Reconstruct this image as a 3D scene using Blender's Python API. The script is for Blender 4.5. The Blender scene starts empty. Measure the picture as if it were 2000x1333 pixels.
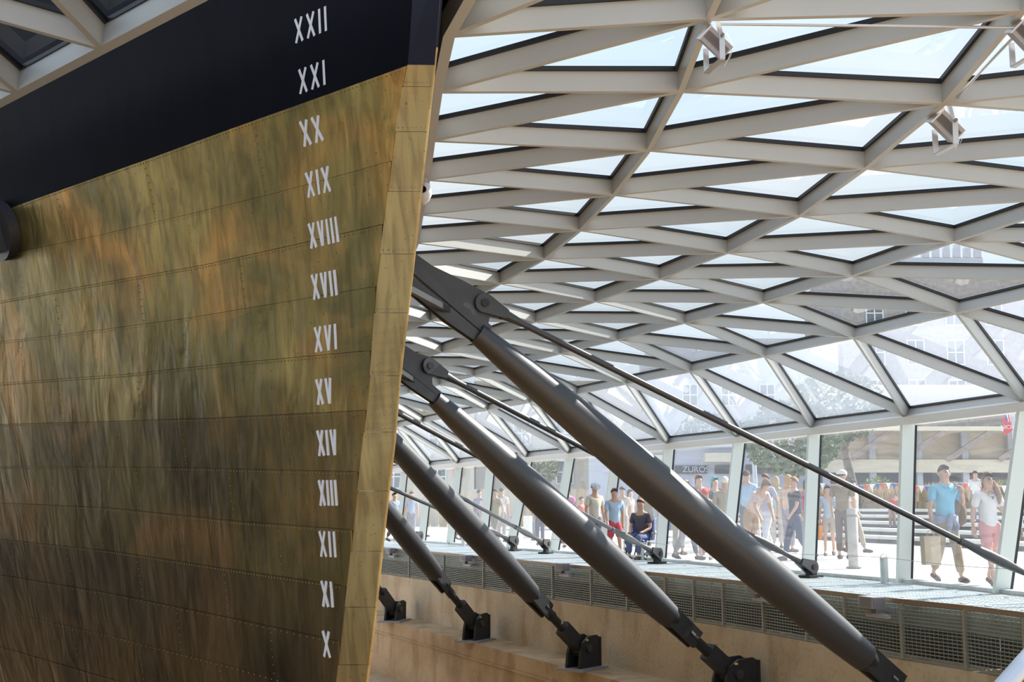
import bpy, bmesh, math, random
from mathutils import Vector, Matrix, noise
random.seed(7)
PI = math.pi
sc = bpy.context.scene
COL = sc.collection

# ------------------------------------------------------------------ camera
EYE = 1.18                       # metres above the plaza
FPX = 2400.0                     # focal length in pixels of a 2000 px wide frame
PITCH = math.atan((993 - 666.5) / FPX)
cam_d = bpy.data.cameras.new('camera')
cam_d.sensor_width = 36.0
cam_d.lens = 36.0 * FPX / 2000.0
cam_d.clip_start = 0.05
cam_d.clip_end = 800
cam = bpy.data.objects.new('camera', cam_d)
COL.objects.link(cam)
cam.location = (0, 0, EYE)
cam.rotation_euler = (PI / 2 + PITCH, 0, 0)
sc.camera = cam

# ------------------------------------------------------------------ exposure
sc.view_settings.view_transform = 'Standard'
sc.view_settings.look = 'None'
sc.view_settings.exposure = 0.0
sc.view_settings.gamma = 1.0
sc.view_settings.use_curve_mapping = False

# ------------------------------------------------------------------ sky and sun
W = bpy.data.worlds.new('sky'); sc.world = W; W.use_nodes = True
nt = W.node_tree; nt.nodes.clear()
out = nt.nodes.new('ShaderNodeOutputWorld'); bg = nt.nodes.new('ShaderNodeBackground')
tc = nt.nodes.new('ShaderNodeTexCoord'); sp = nt.nodes.new('ShaderNodeSeparateXYZ')
rp = nt.nodes.new('ShaderNodeValToRGB')
rp.color_ramp.elements[0].position = 0.0; rp.color_ramp.elements[0].color = (0.86, 0.93, 1.0, 1)
rp.color_ramp.elements[1].position = 0.75; rp.color_ramp.elements[1].color = (0.50, 0.70, 1.0, 1)
e = rp.color_ramp.elements.new(0.35); e.color = (0.72, 0.87, 1.0, 1)
cl = nt.nodes.new('ShaderNodeTexNoise'); cl.inputs['Scale'].default_value = 2.2; cl.inputs['Detail'].default_value = 5
mp = nt.nodes.new('ShaderNodeMapping'); mp.inputs['Scale'].default_value = (1, 1, 3)
cr = nt.nodes.new('ShaderNodeValToRGB'); cr.color_ramp.elements[0].position = 0.48; cr.color_ramp.elements[1].position = 0.75
mx = nt.nodes.new('ShaderNodeMixRGB'); mx.inputs[2].default_value = (1.0, 0.99, 0.98, 1)
nt.links.new(tc.outputs['Generated'], sp.inputs[0]); nt.links.new(sp.outputs['Z'], rp.inputs[0])
nt.links.new(tc.outputs['Generated'], mp.inputs[0]); nt.links.new(mp.outputs[0], cl.inputs['Vector'])
nt.links.new(cl.outputs[0], cr.inputs[0]); nt.links.new(cr.outputs[0], mx.inputs[0])
nt.links.new(rp.outputs[0], mx.inputs[1]); nt.links.new(mx.outputs[0], bg.inputs[0])
bg.inputs[1].default_value = 1.22
nt.links.new(bg.outputs[0], out.inputs[0])
sun_d = bpy.data.lights.new('sun', 'SUN'); sun_d.energy = 12.0; sun_d.angle = 0.009; sun_d.color = (1.0, 0.95, 0.87)
sun = bpy.data.objects.new('sun', sun_d); COL.objects.link(sun)
SUN_DIR = Vector((0.68, 0.39, 0.62)).normalized()      # towards the sun
sun.rotation_euler = SUN_DIR.to_track_quat('Z', 'Y').to_euler()
sun.location = (12, -4, 30)

# ------------------------------------------------------------------ picking points of the place
def ray(px, py):
    u = px - 1000.0; w = 666.5 - py
    return Vector((u, FPX * math.cos(PITCH) - w * math.sin(PITCH), FPX * math.sin(PITCH) + w * math.cos(PITCH)))
def atZ(px, py, z):              # point of height z
    d = ray(px, py); return d * ((z - EYE) / d.z) + Vector((0, 0, EYE))
def atY(px, py, y):              # point y metres ahead
    d = ray(px, py); return d * (y / d.y) + Vector((0, 0, EYE))
def atP(px, py, p0, n):          # point in a plane
    d = ray(px, py); o = Vector((0, 0, EYE)); return o + d * ((p0 - o).dot(n) / d.dot(n))

# ------------------------------------------------------------------ materials
def mat(name, col, rough=0.5, metal=0.0, var=0.0, vscale=4.0, bump=0.0, bscale=30.0, spec=0.5, stretch=(1, 1, 1), col2=None, coat=0.0):
    m = bpy.data.materials.new(name); m.use_nodes = True
    t = m.node_tree; b = t.nodes['Principled BSDF']
    b.inputs['Base Color'].default_value = (*col, 1)
    b.inputs['Roughness'].default_value = rough; b.inputs['Metallic'].default_value = metal
    b.inputs['Specular IOR Level'].default_value = spec
    b.inputs['Coat Weight'].default_value = coat
    tcn = t.nodes.new('ShaderNodeTexCoord'); mpn = t.nodes.new('ShaderNodeMapping'); mpn.inputs['Scale'].default_value = stretch
    t.links.new(tcn.outputs['Object'], mpn.inputs[0])
    if var > 0 or col2:
        n = t.nodes.new('ShaderNodeTexNoise'); n.inputs['Scale'].default_value = vscale; n.inputs['Detail'].default_value = 6
        r = t.nodes.new('ShaderNodeValToRGB')
        r.color_ramp.elements[0].position = 0.35; r.color_ramp.elements[1].position = 0.68
        c2 = col2 or tuple(max(0, c * (1 - var)) for c in col)
        r.color_ramp.elements[0].color = (*c2, 1)
        r.color_ramp.elements[1].color = (*tuple(min(1, c * (1 + var * 0.4)) for c in col), 1)
        t.links.new(mpn.outputs[0], n.inputs['Vector']); t.links.new(n.outputs[0], r.inputs[0]); t.links.new(r.outputs[0], b.inputs['Base Color'])
    if bump > 0:
        n2 = t.nodes.new('ShaderNodeTexNoise'); n2.inputs['Scale'].default_value = bscale; n2.inputs['Detail'].default_value = 4
        bp = t.nodes.new('ShaderNodeBump'); bp.inputs['Strength'].default_value = bump; bp.inputs['Distance'].default_value = 0.02
        t.links.new(mpn.outputs[0], n2.inputs['Vector']); t.links.new(n2.outputs[0], bp.inputs['Height']); t.links.new(bp.outputs[0], b.inputs['Normal'])
    return m

M = {}
M['paint'] = mat('roof_paint', (0.50, 0.495, 0.475), 0.45, var=0.03, vscale=1.5)
M['rail'] = mat('rail_paint', (0.70, 0.69, 0.66), 0.42)
M['mullion'] = mat('mullion_paint', (0.66, 0.70, 0.67), 0.45)
M['gasket'] = mat('black_gasket', (0.012, 0.013, 0.018), 0.5)
M['edge'] = mat('glass_edge', (0.10, 0.24, 0.22), 0.25)
M['steel'] = mat('charcoal_paint', (0.026, 0.025, 0.030), 0.44, metal=0.0, spec=0.8, coat=0.15, var=0.08, vscale=3)
M['steel_dark'] = mat('black_forging', (0.022, 0.022, 0.024), 0.55, var=0.2, vscale=8, bump=0.15)
M['grate'] = mat('deck_grating', (0.62, 0.68, 0.70), 0.45, metal=0.15, var=0.08, vscale=3)
M['zinc'] = mat('galvanised_steel', (0.60, 0.65, 0.66), 0.42, metal=0.35, var=0.15, vscale=6)
M['zinc_edge'] = mat('galvanised_edge', (0.30, 0.22, 0.15), 0.45, metal=0.5)
M['wire'] = mat('screen_wire', (0.36, 0.35, 0.31), 0.5, metal=0.5)
M['duct'] = mat('dark_duct', (0.05, 0.07, 0.07), 0.7, var=0.4, vscale=1.5)
M['ductglass'] = mat('green_grey_channel', (0.30, 0.40, 0.41), 0.35, var=0.25, vscale=2.0)
M['grey_box'] = mat('grey_casing', (0.36, 0.35, 0.38), 0.45, metal=0.3)
M['alu'] = mat('aluminium', (0.62, 0.62, 0.64), 0.35, metal=0.6)
M['fin'] = mat('heat_sink', (0.22, 0.20, 0.21), 0.5, metal=0.3)
M['white'] = mat('white_paint', (0.78, 0.77, 0.80), 0.45)
M['cctv'] = mat('white_plastic', (0.62, 0.60, 0.62), 0.3)
M['black'] = mat('black_lens', (0.01, 0.01, 0.012), 0.1)
M['yellow'] = mat('yellow_tag', (0.6, 0.5, 0.02), 0.5)

def concrete(name, col, col2):
    m = mat(name, col, 0.85, var=0.1, vscale=1.2, bump=0.35, bscale=14, spec=0.25)
    t = m.node_tree; b = t.nodes['Principled BSDF']
    tcn = t.nodes.new('ShaderNodeTexCoord')
    def nz(scale, st, a, c, ca, cb):
        mm = t.nodes.new('ShaderNodeMapping'); mm.inputs['Scale'].default_value = st
        n = t.nodes.new('ShaderNodeTexNoise'); n.inputs['Scale'].default_value = scale; n.inputs['Detail'].default_value = 7
        r = t.nodes.new('ShaderNodeValToRGB'); r.color_ramp.elements[0].position = a; r.color_ramp.elements[1].position = c
        r.color_ramp.elements[0].color = (*ca, 1); r.color_ramp.elements[1].color = (*cb, 1)
        t.links.new(tcn.outputs['Object'], mm.inputs[0]); t.links.new(mm.outputs[0], n.inputs['Vector']); t.links.new(n.outputs[0], r.inputs[0])
        return r
    a = nz(0.7, (1, 1, 1.6), 0.3, 0.72, col2, col)
    s = nz(1.3, (1.2, 1.2, 0.45), 0.33, 0.52, (0.68, 0.60, 0.52), (1, 1, 1))       # rust and water runs
    d = nz(14, (1, 1, 1), 0.30, 0.45, (0.72, 0.70, 0.68), (1, 1, 1))
    m1 = t.nodes.new('ShaderNodeMixRGB'); m1.blend_type = 'MULTIPLY'; m1.inputs[0].default_value = 0.8
    m2 = t.nodes.new('ShaderNodeMixRGB'); m2.blend_type = 'MULTIPLY'; m2.inputs[0].default_value = 0.6
    t.links.new(a.outputs[0], m1.inputs[1]); t.links.new(s.outputs[0], m1.inputs[2])
    t.links.new(m1.outputs[0], m2.inputs[1]); t.links.new(d.outputs[0], m2.inputs[2]); t.links.new(m2.outputs[0], b.inputs['Base Color'])
    return m
M['concrete'] = concrete('dock_concrete', (0.62, 0.51, 0.37), (0.48, 0.38, 0.26))
M['concrete_low'] = concrete('stained_dock_concrete', (0.56, 0.41, 0.26), (0.40, 0.27, 0.15))

def glass(name, tint, haze, ior=1.5, noise_haze=0.0, refl=1.0):
    m = bpy.data.materials.new(name); m.use_nodes = True
    t = m.node_tree; t.nodes.clear()
    o = t.nodes.new('ShaderNodeOutputMaterial'); tr = t.nodes.new('ShaderNodeBsdfTransparent'); tr.inputs[0].default_value = (*tint, 1)
    gl = t.nodes.new('ShaderNodeBsdfGlossy'); gl.inputs['Roughness'].default_value = 0.01
    lw = t.nodes.new('ShaderNodeLayerWeight'); lw.inputs[0].default_value = 0.5
    pw = t.nodes.new('ShaderNodeMath'); pw.operation = 'POWER'; pw.inputs[1].default_value = 5.0; t.links.new(lw.outputs['Facing'], pw.inputs[0])
    fr = t.nodes.new('ShaderNodeMath'); fr.operation = 'MULTIPLY_ADD'; fr.inputs[1].default_value = 0.9; fr.inputs[2].default_value = 0.05; t.links.new(pw.outputs[0], fr.inputs[0])
    df = t.nodes.new('ShaderNodeBsdfDiffuse'); df.inputs[0].default_value = (0.75, 0.78, 0.86, 1)
    tl = t.nodes.new('ShaderNodeBsdfTranslucent'); tl.inputs[0].default_value = (0.72, 0.80, 0.95, 1)
    a = t.nodes.new('ShaderNodeAddShader')
    mh = t.nodes.new('ShaderNodeMixShader'); mg = t.nodes.new('ShaderNodeMixShader')
    dd = t.nodes.new('ShaderNodeMixShader'); dd.inputs[0].default_value = 0.6
    t.links.new(df.outputs[0], dd.inputs[1]); t.links.new(tl.outputs[0], dd.inputs[2])
    mh.inputs[0].default_value = haze
    if noise_haze > 0:
        tcn = t.nodes.new('ShaderNodeTexCoord'); n = t.nodes.new('ShaderNodeTexNoise'); n.inputs['Scale'].default_value = 3.0; n.inputs['Detail'].default_value = 8
        mm = t.nodes.new('ShaderNodeMapRange'); mm.inputs['From Min'].default_value = 0.3; mm.inputs['From Max'].default_value = 0.75
        mm.inputs['To Min'].default_value = haze; mm.inputs['To Max'].default_value = haze + noise_haze
        t.links.new(tcn.outputs['Object'], n.inputs['Vector']); t.links.new(n.outputs[0], mm.inputs['Value']); t.links.new(mm.outputs[0], mh.inputs[0])
    t.links.new(tr.outputs[0], mh.inputs[1]); t.links.new(dd.outputs[0], mh.inputs[2])
    mul = t.nodes.new('ShaderNodeMath'); mul.operation = 'MULTIPLY'; mul.inputs[1].default_value = refl
    t.links.new(fr.outputs[0], mul.inputs[0]); t.links.new(mul.outputs[0], mg.inputs[0])
    t.links.new(mh.outputs[0], mg.inputs[1]); t.links.new(gl.outputs[0], mg.inputs[2]); t.links.new(mg.outputs[0], o.inputs[0])
    return m
M['glass_roof'] = glass('roof_glass', (0.93, 0.97, 0.98), 0.02)
M['glass_low'] = glass('dusty_roof_glass', (0.92, 0.96, 0.98), 0.30, noise_haze=0.025)
M['glass_wall'] = glass('wall_glass', (0.94, 0.97, 0.97), 0.07)

def brass(name, bright, dark, orange, rough, metal, bumpk):
    m = bpy.data.materials.new(name); m.use_nodes = True
    t = m.node_tree; b = t.nodes['Principled BSDF']; b.inputs['Metallic'].default_value = metal
    tcn = t.nodes.new('ShaderNodeTexCoord')
    def nz(scale, st, detail=6, dist=0.0):
        mm = t.nodes.new('ShaderNodeMapping'); mm.inputs['Scale'].default_value = st
        n = t.nodes.new('ShaderNodeTexNoise'); n.inputs['Scale'].default_value = scale; n.inputs['Detail'].default_value = detail; n.inputs['Distortion'].default_value = dist
        t.links.new(tcn.outputs['Object'], mm.inputs[0]); t.links.new(mm.outputs[0], n.inputs['Vector']); return n
    def ramp(n, a, c, ca, cb):
        r = t.nodes.new('ShaderNodeValToRGB'); r.color_ramp.elements[0].position = a; r.color_ramp.elements[1].position = c
        r.color_ramp.elements[0].color = (*ca, 1); r.color_ramp.elements[1].color = (*cb, 1); t.links.new(n.outputs[0], r.inputs[0]); return r
    base = ramp(nz(0.9, (1, 1, 0.8), 7, 0.35), 0.36, 0.64, dark, bright)
    omask = ramp(nz(0.7, (1, 1, 1.6), 5, 0.5), 0.50, 0.66, (0, 0, 0), (1, 1, 1))
    mo = t.nodes.new('ShaderNodeMixRGB'); mo.inputs[2].default_value = (*orange, 1)
    t.links.new(omask.outputs[0], mo.inputs[0]); t.links.new(base.outputs[0], mo.inputs[1])
    st = ramp(nz(13, (1, 1, 0.15), 6, 0.7), 0.38, 0.58, (0.50, 0.50, 0.50), (1, 1, 1))
    ms = t.nodes.new('ShaderNodeMixRGB'); ms.blend_type = 'MULTIPLY'; ms.inputs[0].default_value = 0.62
    t.links.new(mo.outputs[0], ms.inputs[1]); t.links.new(st.outputs[0], ms.inputs[2])
    sp2 = ramp(nz(45, (1, 1, 1), 2), 0.26, 0.32, (0.35, 0.33, 0.3), (1, 1, 1))
    mq = t.nodes.new('ShaderNodeMixRGB'); mq.blend_type = 'MULTIPLY'; mq.inputs[0].default_value = 0.8
    t.links.new(ms.outputs[0], mq.inputs[1]); t.links.new(sp2.outputs[0], mq.inputs[2])
    t.links.new(mq.outputs[0], b.inputs['Base Color'])
    rr = ramp(nz(2.5, (1, 1, 0.5)), 0.3, 0.7, (rough + 0.12,) * 3, (rough - 0.06,) * 3)
    t.links.new(rr.outputs[0], b.inputs['Roughness'])
    w = nz(1.6, (2.2, 2.2, 0.8), 3, 0.5)
    bp = t.nodes.new('ShaderNodeBump'); bp.inputs['Strength'].default_value = 0.30 * bumpk; bp.inputs['Distance'].default_value = 0.10
    w2 = nz(7, (1.3, 1.3, 0.22), 3, 0.4)
    bp2 = t.nodes.new('ShaderNodeBump'); bp2.inputs['Strength'].default_value = 0.18 * bumpk; bp2.inputs['Distance'].default_value = 0.02
    t.links.new(w.outputs[0], bp.inputs['Height']); t.links.new(w2.outputs[0], bp2.inputs['Height'])
    t.links.new(bp.outputs[0], bp2.inputs['Normal']); t.links.new(bp2.outputs[0], b.inputs['Normal'])
    return m
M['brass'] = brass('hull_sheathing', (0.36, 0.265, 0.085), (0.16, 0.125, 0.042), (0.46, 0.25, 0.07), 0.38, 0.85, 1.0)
M['brass_mid'] = brass('half_shade_sheathing', (0.25, 0.18, 0.062), (0.12, 0.088, 0.032), (0.34, 0.19, 0.06), 0.42, 0.8, 0.8)  # middle plates: part of the dark dock reflection put into the colour
M['brass_low'] = brass('shade_tarnish_sheathing', (0.16, 0.108, 0.042), (0.075, 0.052, 0.024), (0.17, 0.10, 0.04), 0.48, 0.7, 0.8)  # lower plates: dark dock reflection put into the colour, beside some tarnish
M['brass_stem'] = brass('stem_sheathing', (0.64, 0.46, 0.19), (0.46, 0.32, 0.125), (0.54, 0.35, 0.135), 0.42, 0.6, 0.3)
M['rivet'] = mat('rivet_brass', (0.28, 0.21, 0.08), 0.45, metal=0.8)
M['topside'] = mat('black_topside', (0.005, 0.005, 0.010), 0.42, spec=0.035, var=0.3, vscale=2, bump=0.12, bscale=6, stretch=(1, 1, 0.6))
M['stem_paint'] = mat('stem_black', (0.014, 0.014, 0.024), 0.42, spec=0.15, var=0.2, vscale=3)
M['mark'] = mat('white_marks', (0.72, 0.72, 0.76), 0.55)

# ------------------------------------------------------------------ object helpers
def empty(name, loc=(0, 0, 0), rz=0.0, parent=None):
    o = bpy.data.objects.new(name, None); COL.objects.link(o); o.location = loc; o.rotation_euler = (0, 0, rz)
    o.empty_display_size = 0.2
    if parent: o.parent = parent
    return o
def tag(o, label=None, cat=None, group=None, kind=None):
    if label: o['label'] = label
    if cat: o['category'] = cat
    if group: o['group'] = group
    if kind: o['kind'] = kind
    return o
class MB:
    """collects pieces of ONE mesh"""
    def __init__(s): s.v = []; s.f = []; s.sm = []
    def add(s, vs, fs, smooth=False):
        n = len(s.v); s.v += [tuple(v) for v in vs]; s.f += [tuple(i + n for i in f) for f in fs]; s.sm += [smooth] * len(fs)
    def hexa(s, b, t):           # 4 bottom, 4 top points, same winding
        s.add(list(b) + list(t), [(3, 2, 1, 0), (4, 5, 6, 7), (0, 1, 5, 4), (1, 2, 6, 5), (2, 3, 7, 6), (3, 0, 4, 7)])
    def box(s, c, sx, sy, sz, rot=None):
        c = Vector(c); pts = []
        for z in (-.5, .5):
            for x, y in ((-.5, -.5), (.5, -.5), (.5, .5), (-.5, .5)):
                p = Vector((x * sx, y * sy, z * sz))
                if rot is not None: p = rot @ p
                pts.append(c + p)
        s.hexa(pts[:4], pts[4:])
    def beam(s, p0, p1, up, w, h0, h1, w1=None):
        p0 = Vector(p0); p1 = Vector(p1); d = (p1 - p0).normalized(); sd = d.cross(up).normalized(); u = sd.cross(d).normalized()
        a = sd * w / 2; c = a if w1 is None else sd * w1 / 2
        s.hexa([p0 - a + u * h0, p0 + a + u * h0, p1 + a + u * h0, p1 - a + u * h0], [p0 - c + u * h1, p0 + c + u * h1, p1 + c + u * h1, p1 - c + u * h1])
    def tube(s, pts, rads, n=16, caps=True, smooth=True):
        pts = [Vector(p) for p in pts]; rings = []
        d = (pts[-1] - pts[0]).normalized(); ref = Vector((0, 0, 1)) if abs(d.z) < 0.9 else Vector((1, 0, 0))
        for i, p in enumerate(pts):
            dd = (pts[min(i + 1, len(pts) - 1)] - pts[max(i - 1, 0)])
            dd = dd.normalized() if dd.length > 1e-7 else d
            x = dd.cross(ref).normalized(); y = dd.cross(x)
            r = rads[i] if hasattr(rads, '__len__') else rads
            rings.append([p + (x * math.cos(2 * PI * k / n) + y * math.sin(2 * PI * k / n)) * r for k in range(n)])
        vs = [v for r in rings for v in r]; fs = []
        for i in range(len(pts) - 1):
            for k in range(n):
                a = i * n + k; b2 = i * n + (k + 1) % n; fs.append((a, a + n, b2 + n, b2))
        s.add(vs, fs, smooth)
        if caps: s.add(rings[0], [tuple(range(n))]); s.add(rings[-1], [tuple(reversed(range(n)))])
    def prism(s, poly, n, t0, t1):    # polygon of 3-D points pushed along n
        k = len(poly); n = Vector(n)
        a = [Vector(p) + n * t0 for p in poly]; b = [Vector(p) + n * t1 for p in poly]
        s.add(a + b, [tuple(range(k)), tuple(reversed(range(k, 2 * k)))] + [(i, i + k, (i + 1) % k + k, (i + 1) % k) for i in range(k)])
    def grid(s, P, smooth=True):
        nu = len(P); nv = len(P[0])
        s.add([p for r in P for p in r], [(i * nv + j, (i + 1) * nv + j, (i + 1) * nv + j + 1, i * nv + j + 1) for i in range(nu - 1) for j in range(nv - 1)], smooth)
    def mesh(s, name):
        me = bpy.data.meshes.new(name); me.from_pydata(s.v, [], s.f); me.update()
        me.polygons.foreach_set('use_smooth', s.sm)
        return me
    def build(s, name, m, parent=None, fixn=True):
        me = s.mesh(name)
        if fixn:
            b = bmesh.new(); b.from_mesh(me); bmesh.ops.recalc_face_normals(b, faces=b.faces); b.to_mesh(me); b.free()
        me.materials.append(m)
        o = bpy.data.objects.new(name, me); COL.objects.link(o)
        if parent is not None: o.parent = parent; o.matrix_parent_inverse = parent.matrix_basis.inverted()
        return o

# ================================================================== THE SETTING
UP = Vector((0, 0, 1))
AX = Vector((-0.4340, 0.9009, 0)).normalized()        # along the ship, aft
LA = Vector((-AX.y, AX.x, 0))                           # to the near side of the ship
S0 = Vector((-0.57, 6.47, 0))                           # stem crease at the paint line
C0 = S0 - LA * 0.09                                     # a point of the centre plane
def ship(a, b, z): return C0 + AX * a + LA * b + Vector((0, 0, z))
def mirror(p):
    q = Vector(p) - C0; b = q.dot(LA); return Vector(p) - LA * (2 * b)

# ------------------------------------------------------------------ roof nodes (undersides of the beams)
def row(pix, j0, H, before, after, turn, grow, limit):
    pts = {j0 + i: atZ(px, py, EYE + H) for i, (px, py) in enumerate(pix)}
    js = sorted(pts); lo, hi = js[0], js[-1]
    d = (pts[lo] - pts[lo + 2]) / 2
    for k in range(1, before + 1): pts[lo - k] = pts[lo] + d * k
    k0 = max(lo, hi - 2); d = (pts[hi] - pts[k0]) / (hi - k0)
    for k in range(1, after + 1):
        ang = math.atan2(-d.x, d.y); ang += max(-turn, min(turn, limit - ang)); L = min(d.length * grow, 2.75)
        d = Vector((-math.sin(ang), math.cos(ang), 0)) * L
        pts[hi + k] = pts[hi + k - 1] + d
    return pts
LIM = math.radians(24)
ROWS = [
 row([(2000, 787), (1769, 816), (1586, 837), (1440, 855), (1303, 868)], 0, 1.46, 4, 10, .03, 1.0, LIM),
 row([(1868, 613), (1667, 661), (1493, 697), (1348, 727), (1223, 751), (1126, 771), (1034, 787), (952, 802)], 0, 2.45, 4, 7, .03, 1.0, LIM),
 row([(1862, 474), (1664, 540), (1490, 592), (1337, 632), (1206, 665), (1094, 692)], -1, 2.85, 4, 9, .03, 1.0, LIM),
 row([(1997, 24), (1844, 204), (1691, 330), (1562, 423), (1421, 495), (1289, 546), (1163, 590), (1046, 630)], -4, 2.95, 1, 10, .03, 1.03, LIM),
 row([(1384, 39), (1330, 180), (1267, 295), (1199, 382), (1133, 451), (1064, 507), (977, 555)], -4, 3.00, 1, 11, .04, 1.04, LIM),
 row([(877, 72), (854, 181), (841, 276), (832, 352), (820, 420), (812, 475)], -4, 2.90, 0, 12, .05, 1.05, LIM),
]
ROWS[5][-5] = atZ(925, -12, EYE + 2.90)
JLO, JHI = -4, 14
# the same lattice on the near side, where it closes over the camera: two nodes of the ring stand in the photograph
NR = [{} for _ in range(4)]
n0 = atZ(200, 98, EYE + 2.90); n1 = atZ(36, 184, EYE + 2.90); dn = n1 - n0
inw = Vector((dn.y, -dn.x, 0)).normalized()
if inw.dot(LA) < 0: inw = -inw
for j in range(-2, 9):
    NR[0][j] = n0 + dn * j
a0 = atZ(-203, -15, EYE + 3.02); off = a0 - (n0 + n1) / 2
for j in range(-2, 9):
    NR[1][j] = (NR[0][j] + dn / 2) + off * 1.0
    NR[2][j] = NR[1][j] + dn / 2 + off * 1.05 + Vector((0, 0, -0.12))
    NR[3][j] = NR[2][j] + dn / 2 + off * 1.1 + Vector((0, 0, -0.55))

WEB, GAS = 0.148, 0.038
def normals(R):
    N = [{} for _ in R]
    for r in range(len(R)):
        for j in R[r]:
            r2 = r + 1 if r + 1 < len(R) else r - 1
            jn = j + 1 if (j + 1) in R[r] else j - 1
            if j not in R[r2] or jn not in R[r]: N[r][j] = Vector(UP); continue
            t1 = R[r][jn] - R[r][j]; t2 = R[r2][j] - R[r][j]; n = t1.cross(t2).normalized()
            if n.z < 0: n = -n
            if 0 < r < len(R) - 1 and j in R[r - 1]:
                m2 = t1.cross(R[r - 1][j] - R[r][j]).normalized()
                if m2.z < 0: m2 = -m2
                n = (n + m2).normalized()
            N[r][j] = n
    return N
def lattice(R, root, sgn, lowglass=True, ringrow=None):
    """R[r][j] joined to R[r+1][j] and R[r+1][j+sgn]"""
    N = normals(R)
    def bar(r1, j1, r2, j2, name, w):
        if j1 not in R[r1] or j2 not in R[r2]: return
        p, q = R[r1][j1], R[r2][j2]; u = (N[r1][j1] + N[r2][j2]).normalized()
        b = MB(); b.beam(p, q, u, w, 0, WEB); b.build(name, M['paint'], root, False)
    nr = len(R)
    for r in range(nr):
        for j in sorted(R[r]):
            bar(r, j, r, j + 1, 'purlin', 0.075 if r == ringrow else 0.045)
            if r + 1 < nr:
                bar(r, j, r + 1, j, 'rafter', 0.045); bar(r, j, r + 1, j + sgn, 'rafter', 0.045)
    def pane(tri, nn, low):
        pts = [R[r][j] + N[r][j] * (WEB + GAS) for r, j in tri]
        n = (pts[1] - pts[0]).cross(pts[2] - pts[0]).normalized()
        if n.z < 0: pts = [pts[0], pts[2], pts[1]]; n = -n
        b = MB(); b.add(pts, [(0, 1, 2)]); g = b.build('pane', M['glass_low' if low else 'glass_roof'], root, False)
        c = sum(pts, Vector()) / 3
        # the black seal on top of the beams, an inward frame of 3 strips
        def inset(dist):
            res = []
            for i in range(3):
                p = pts[i]; e1 = (pts[(i + 1) % 3] - p).normalized(); e2 = (pts[(i - 1) % 3] - p).normalized()
                bis = (e1 + e2).normalized(); s = math.sqrt(max(1e-4, 1 - bis.dot(e1) ** 2)); res.append(p + bis * min(dist / s, 0.9 * (c - p).length))
            return res
        a = inset(0.012); i2 = inset(0.048)
        b = MB()
        b.add([p - n * 0.006 for p in a] + [p - n * 0.006 for p in i2] + [p - n * GAS for p in a] + [p - n * GAS for p in i2],
              [f for i in range(3) for f in ((i, (i + 1) % 3, (i + 1) % 3 + 3, i + 3), (i + 6, i + 9, (i + 1) % 3 + 9, (i + 1) % 3 + 6), (i + 3, (i + 1) % 3 + 3, (i + 1) % 3 + 9, i + 9))])
        b.build('gasket', M['gasket'], g, False)
    for r in range(nr - 1):
        for j in sorted(R[r]):
            if j + 1 in R[r]:
                jj = j + 1 if sgn == 1 else j
                if jj in R[r + 1]: pane([(r, j), (r, j + 1), (r + 1, jj)], N, lowglass and r == 0)
            k = j + sgn
            if k in R[r + 1] and j in R[r + 1]: pane([(r, j), (r + 1, j), (r + 1, k)], N, lowglass and r == 0)
roof = tag(empty('ceiling', (4, 14, EYE + 2.9)), 'domed lattice roof of pale triangular steel frames and glass over the dock', kind='structure')
lattice(ROWS, roof, 1, True, 5)
# cropping of the bars above: everything beyond the stern end is hidden by the hull
roof2 = tag(empty('ceiling', (-4, 6, EYE + 2.9)), 'lattice roof of triangular glass panes on the near side of the ship', kind='structure')
lattice(NR, roof2, -1, False, 0)

# ------------------------------------------------------------------ glass wall
base_px = [(1950, 1160), (1760, 1139), (1574, 1123), (1412, 1108), (1285, 1096), (1175, 1087), (1078, 1080), (993, 1074)]
WB = {j: atZ(px, py, 0.0) for j, (px, py) in enumerate(base_px)}
d = WB[0] - WB[1]
for k in range(1, 5): WB[-k] = WB[0] + Vector((0.62, -2.62, 0)) * k
for k in range(8, 15):
    WB[k] = ROWS[0][k].copy() + (WB[7] - ROWS[0][7]).normalized() * 0 ; WB[k].z = 0; WB[k] -= Vector((0.26, 0.15, 0))
wall = tag(empty('wall_right', (5, 22, 0)), 'outward leaning glass wall with pale grey fins around the dock', kind='structure')
RT = ROWS[0]
def outn(j, P=None, side=1):
    P = P or WB; lo, hi = min(P), max(P)
    a = P[min(j + 1, hi)] - P[max(j - 1, lo)]; n = Vector((a.y, -a.x, 0)).normalized()
    return n if n.dot(LA) * side < 0 else -n
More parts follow.
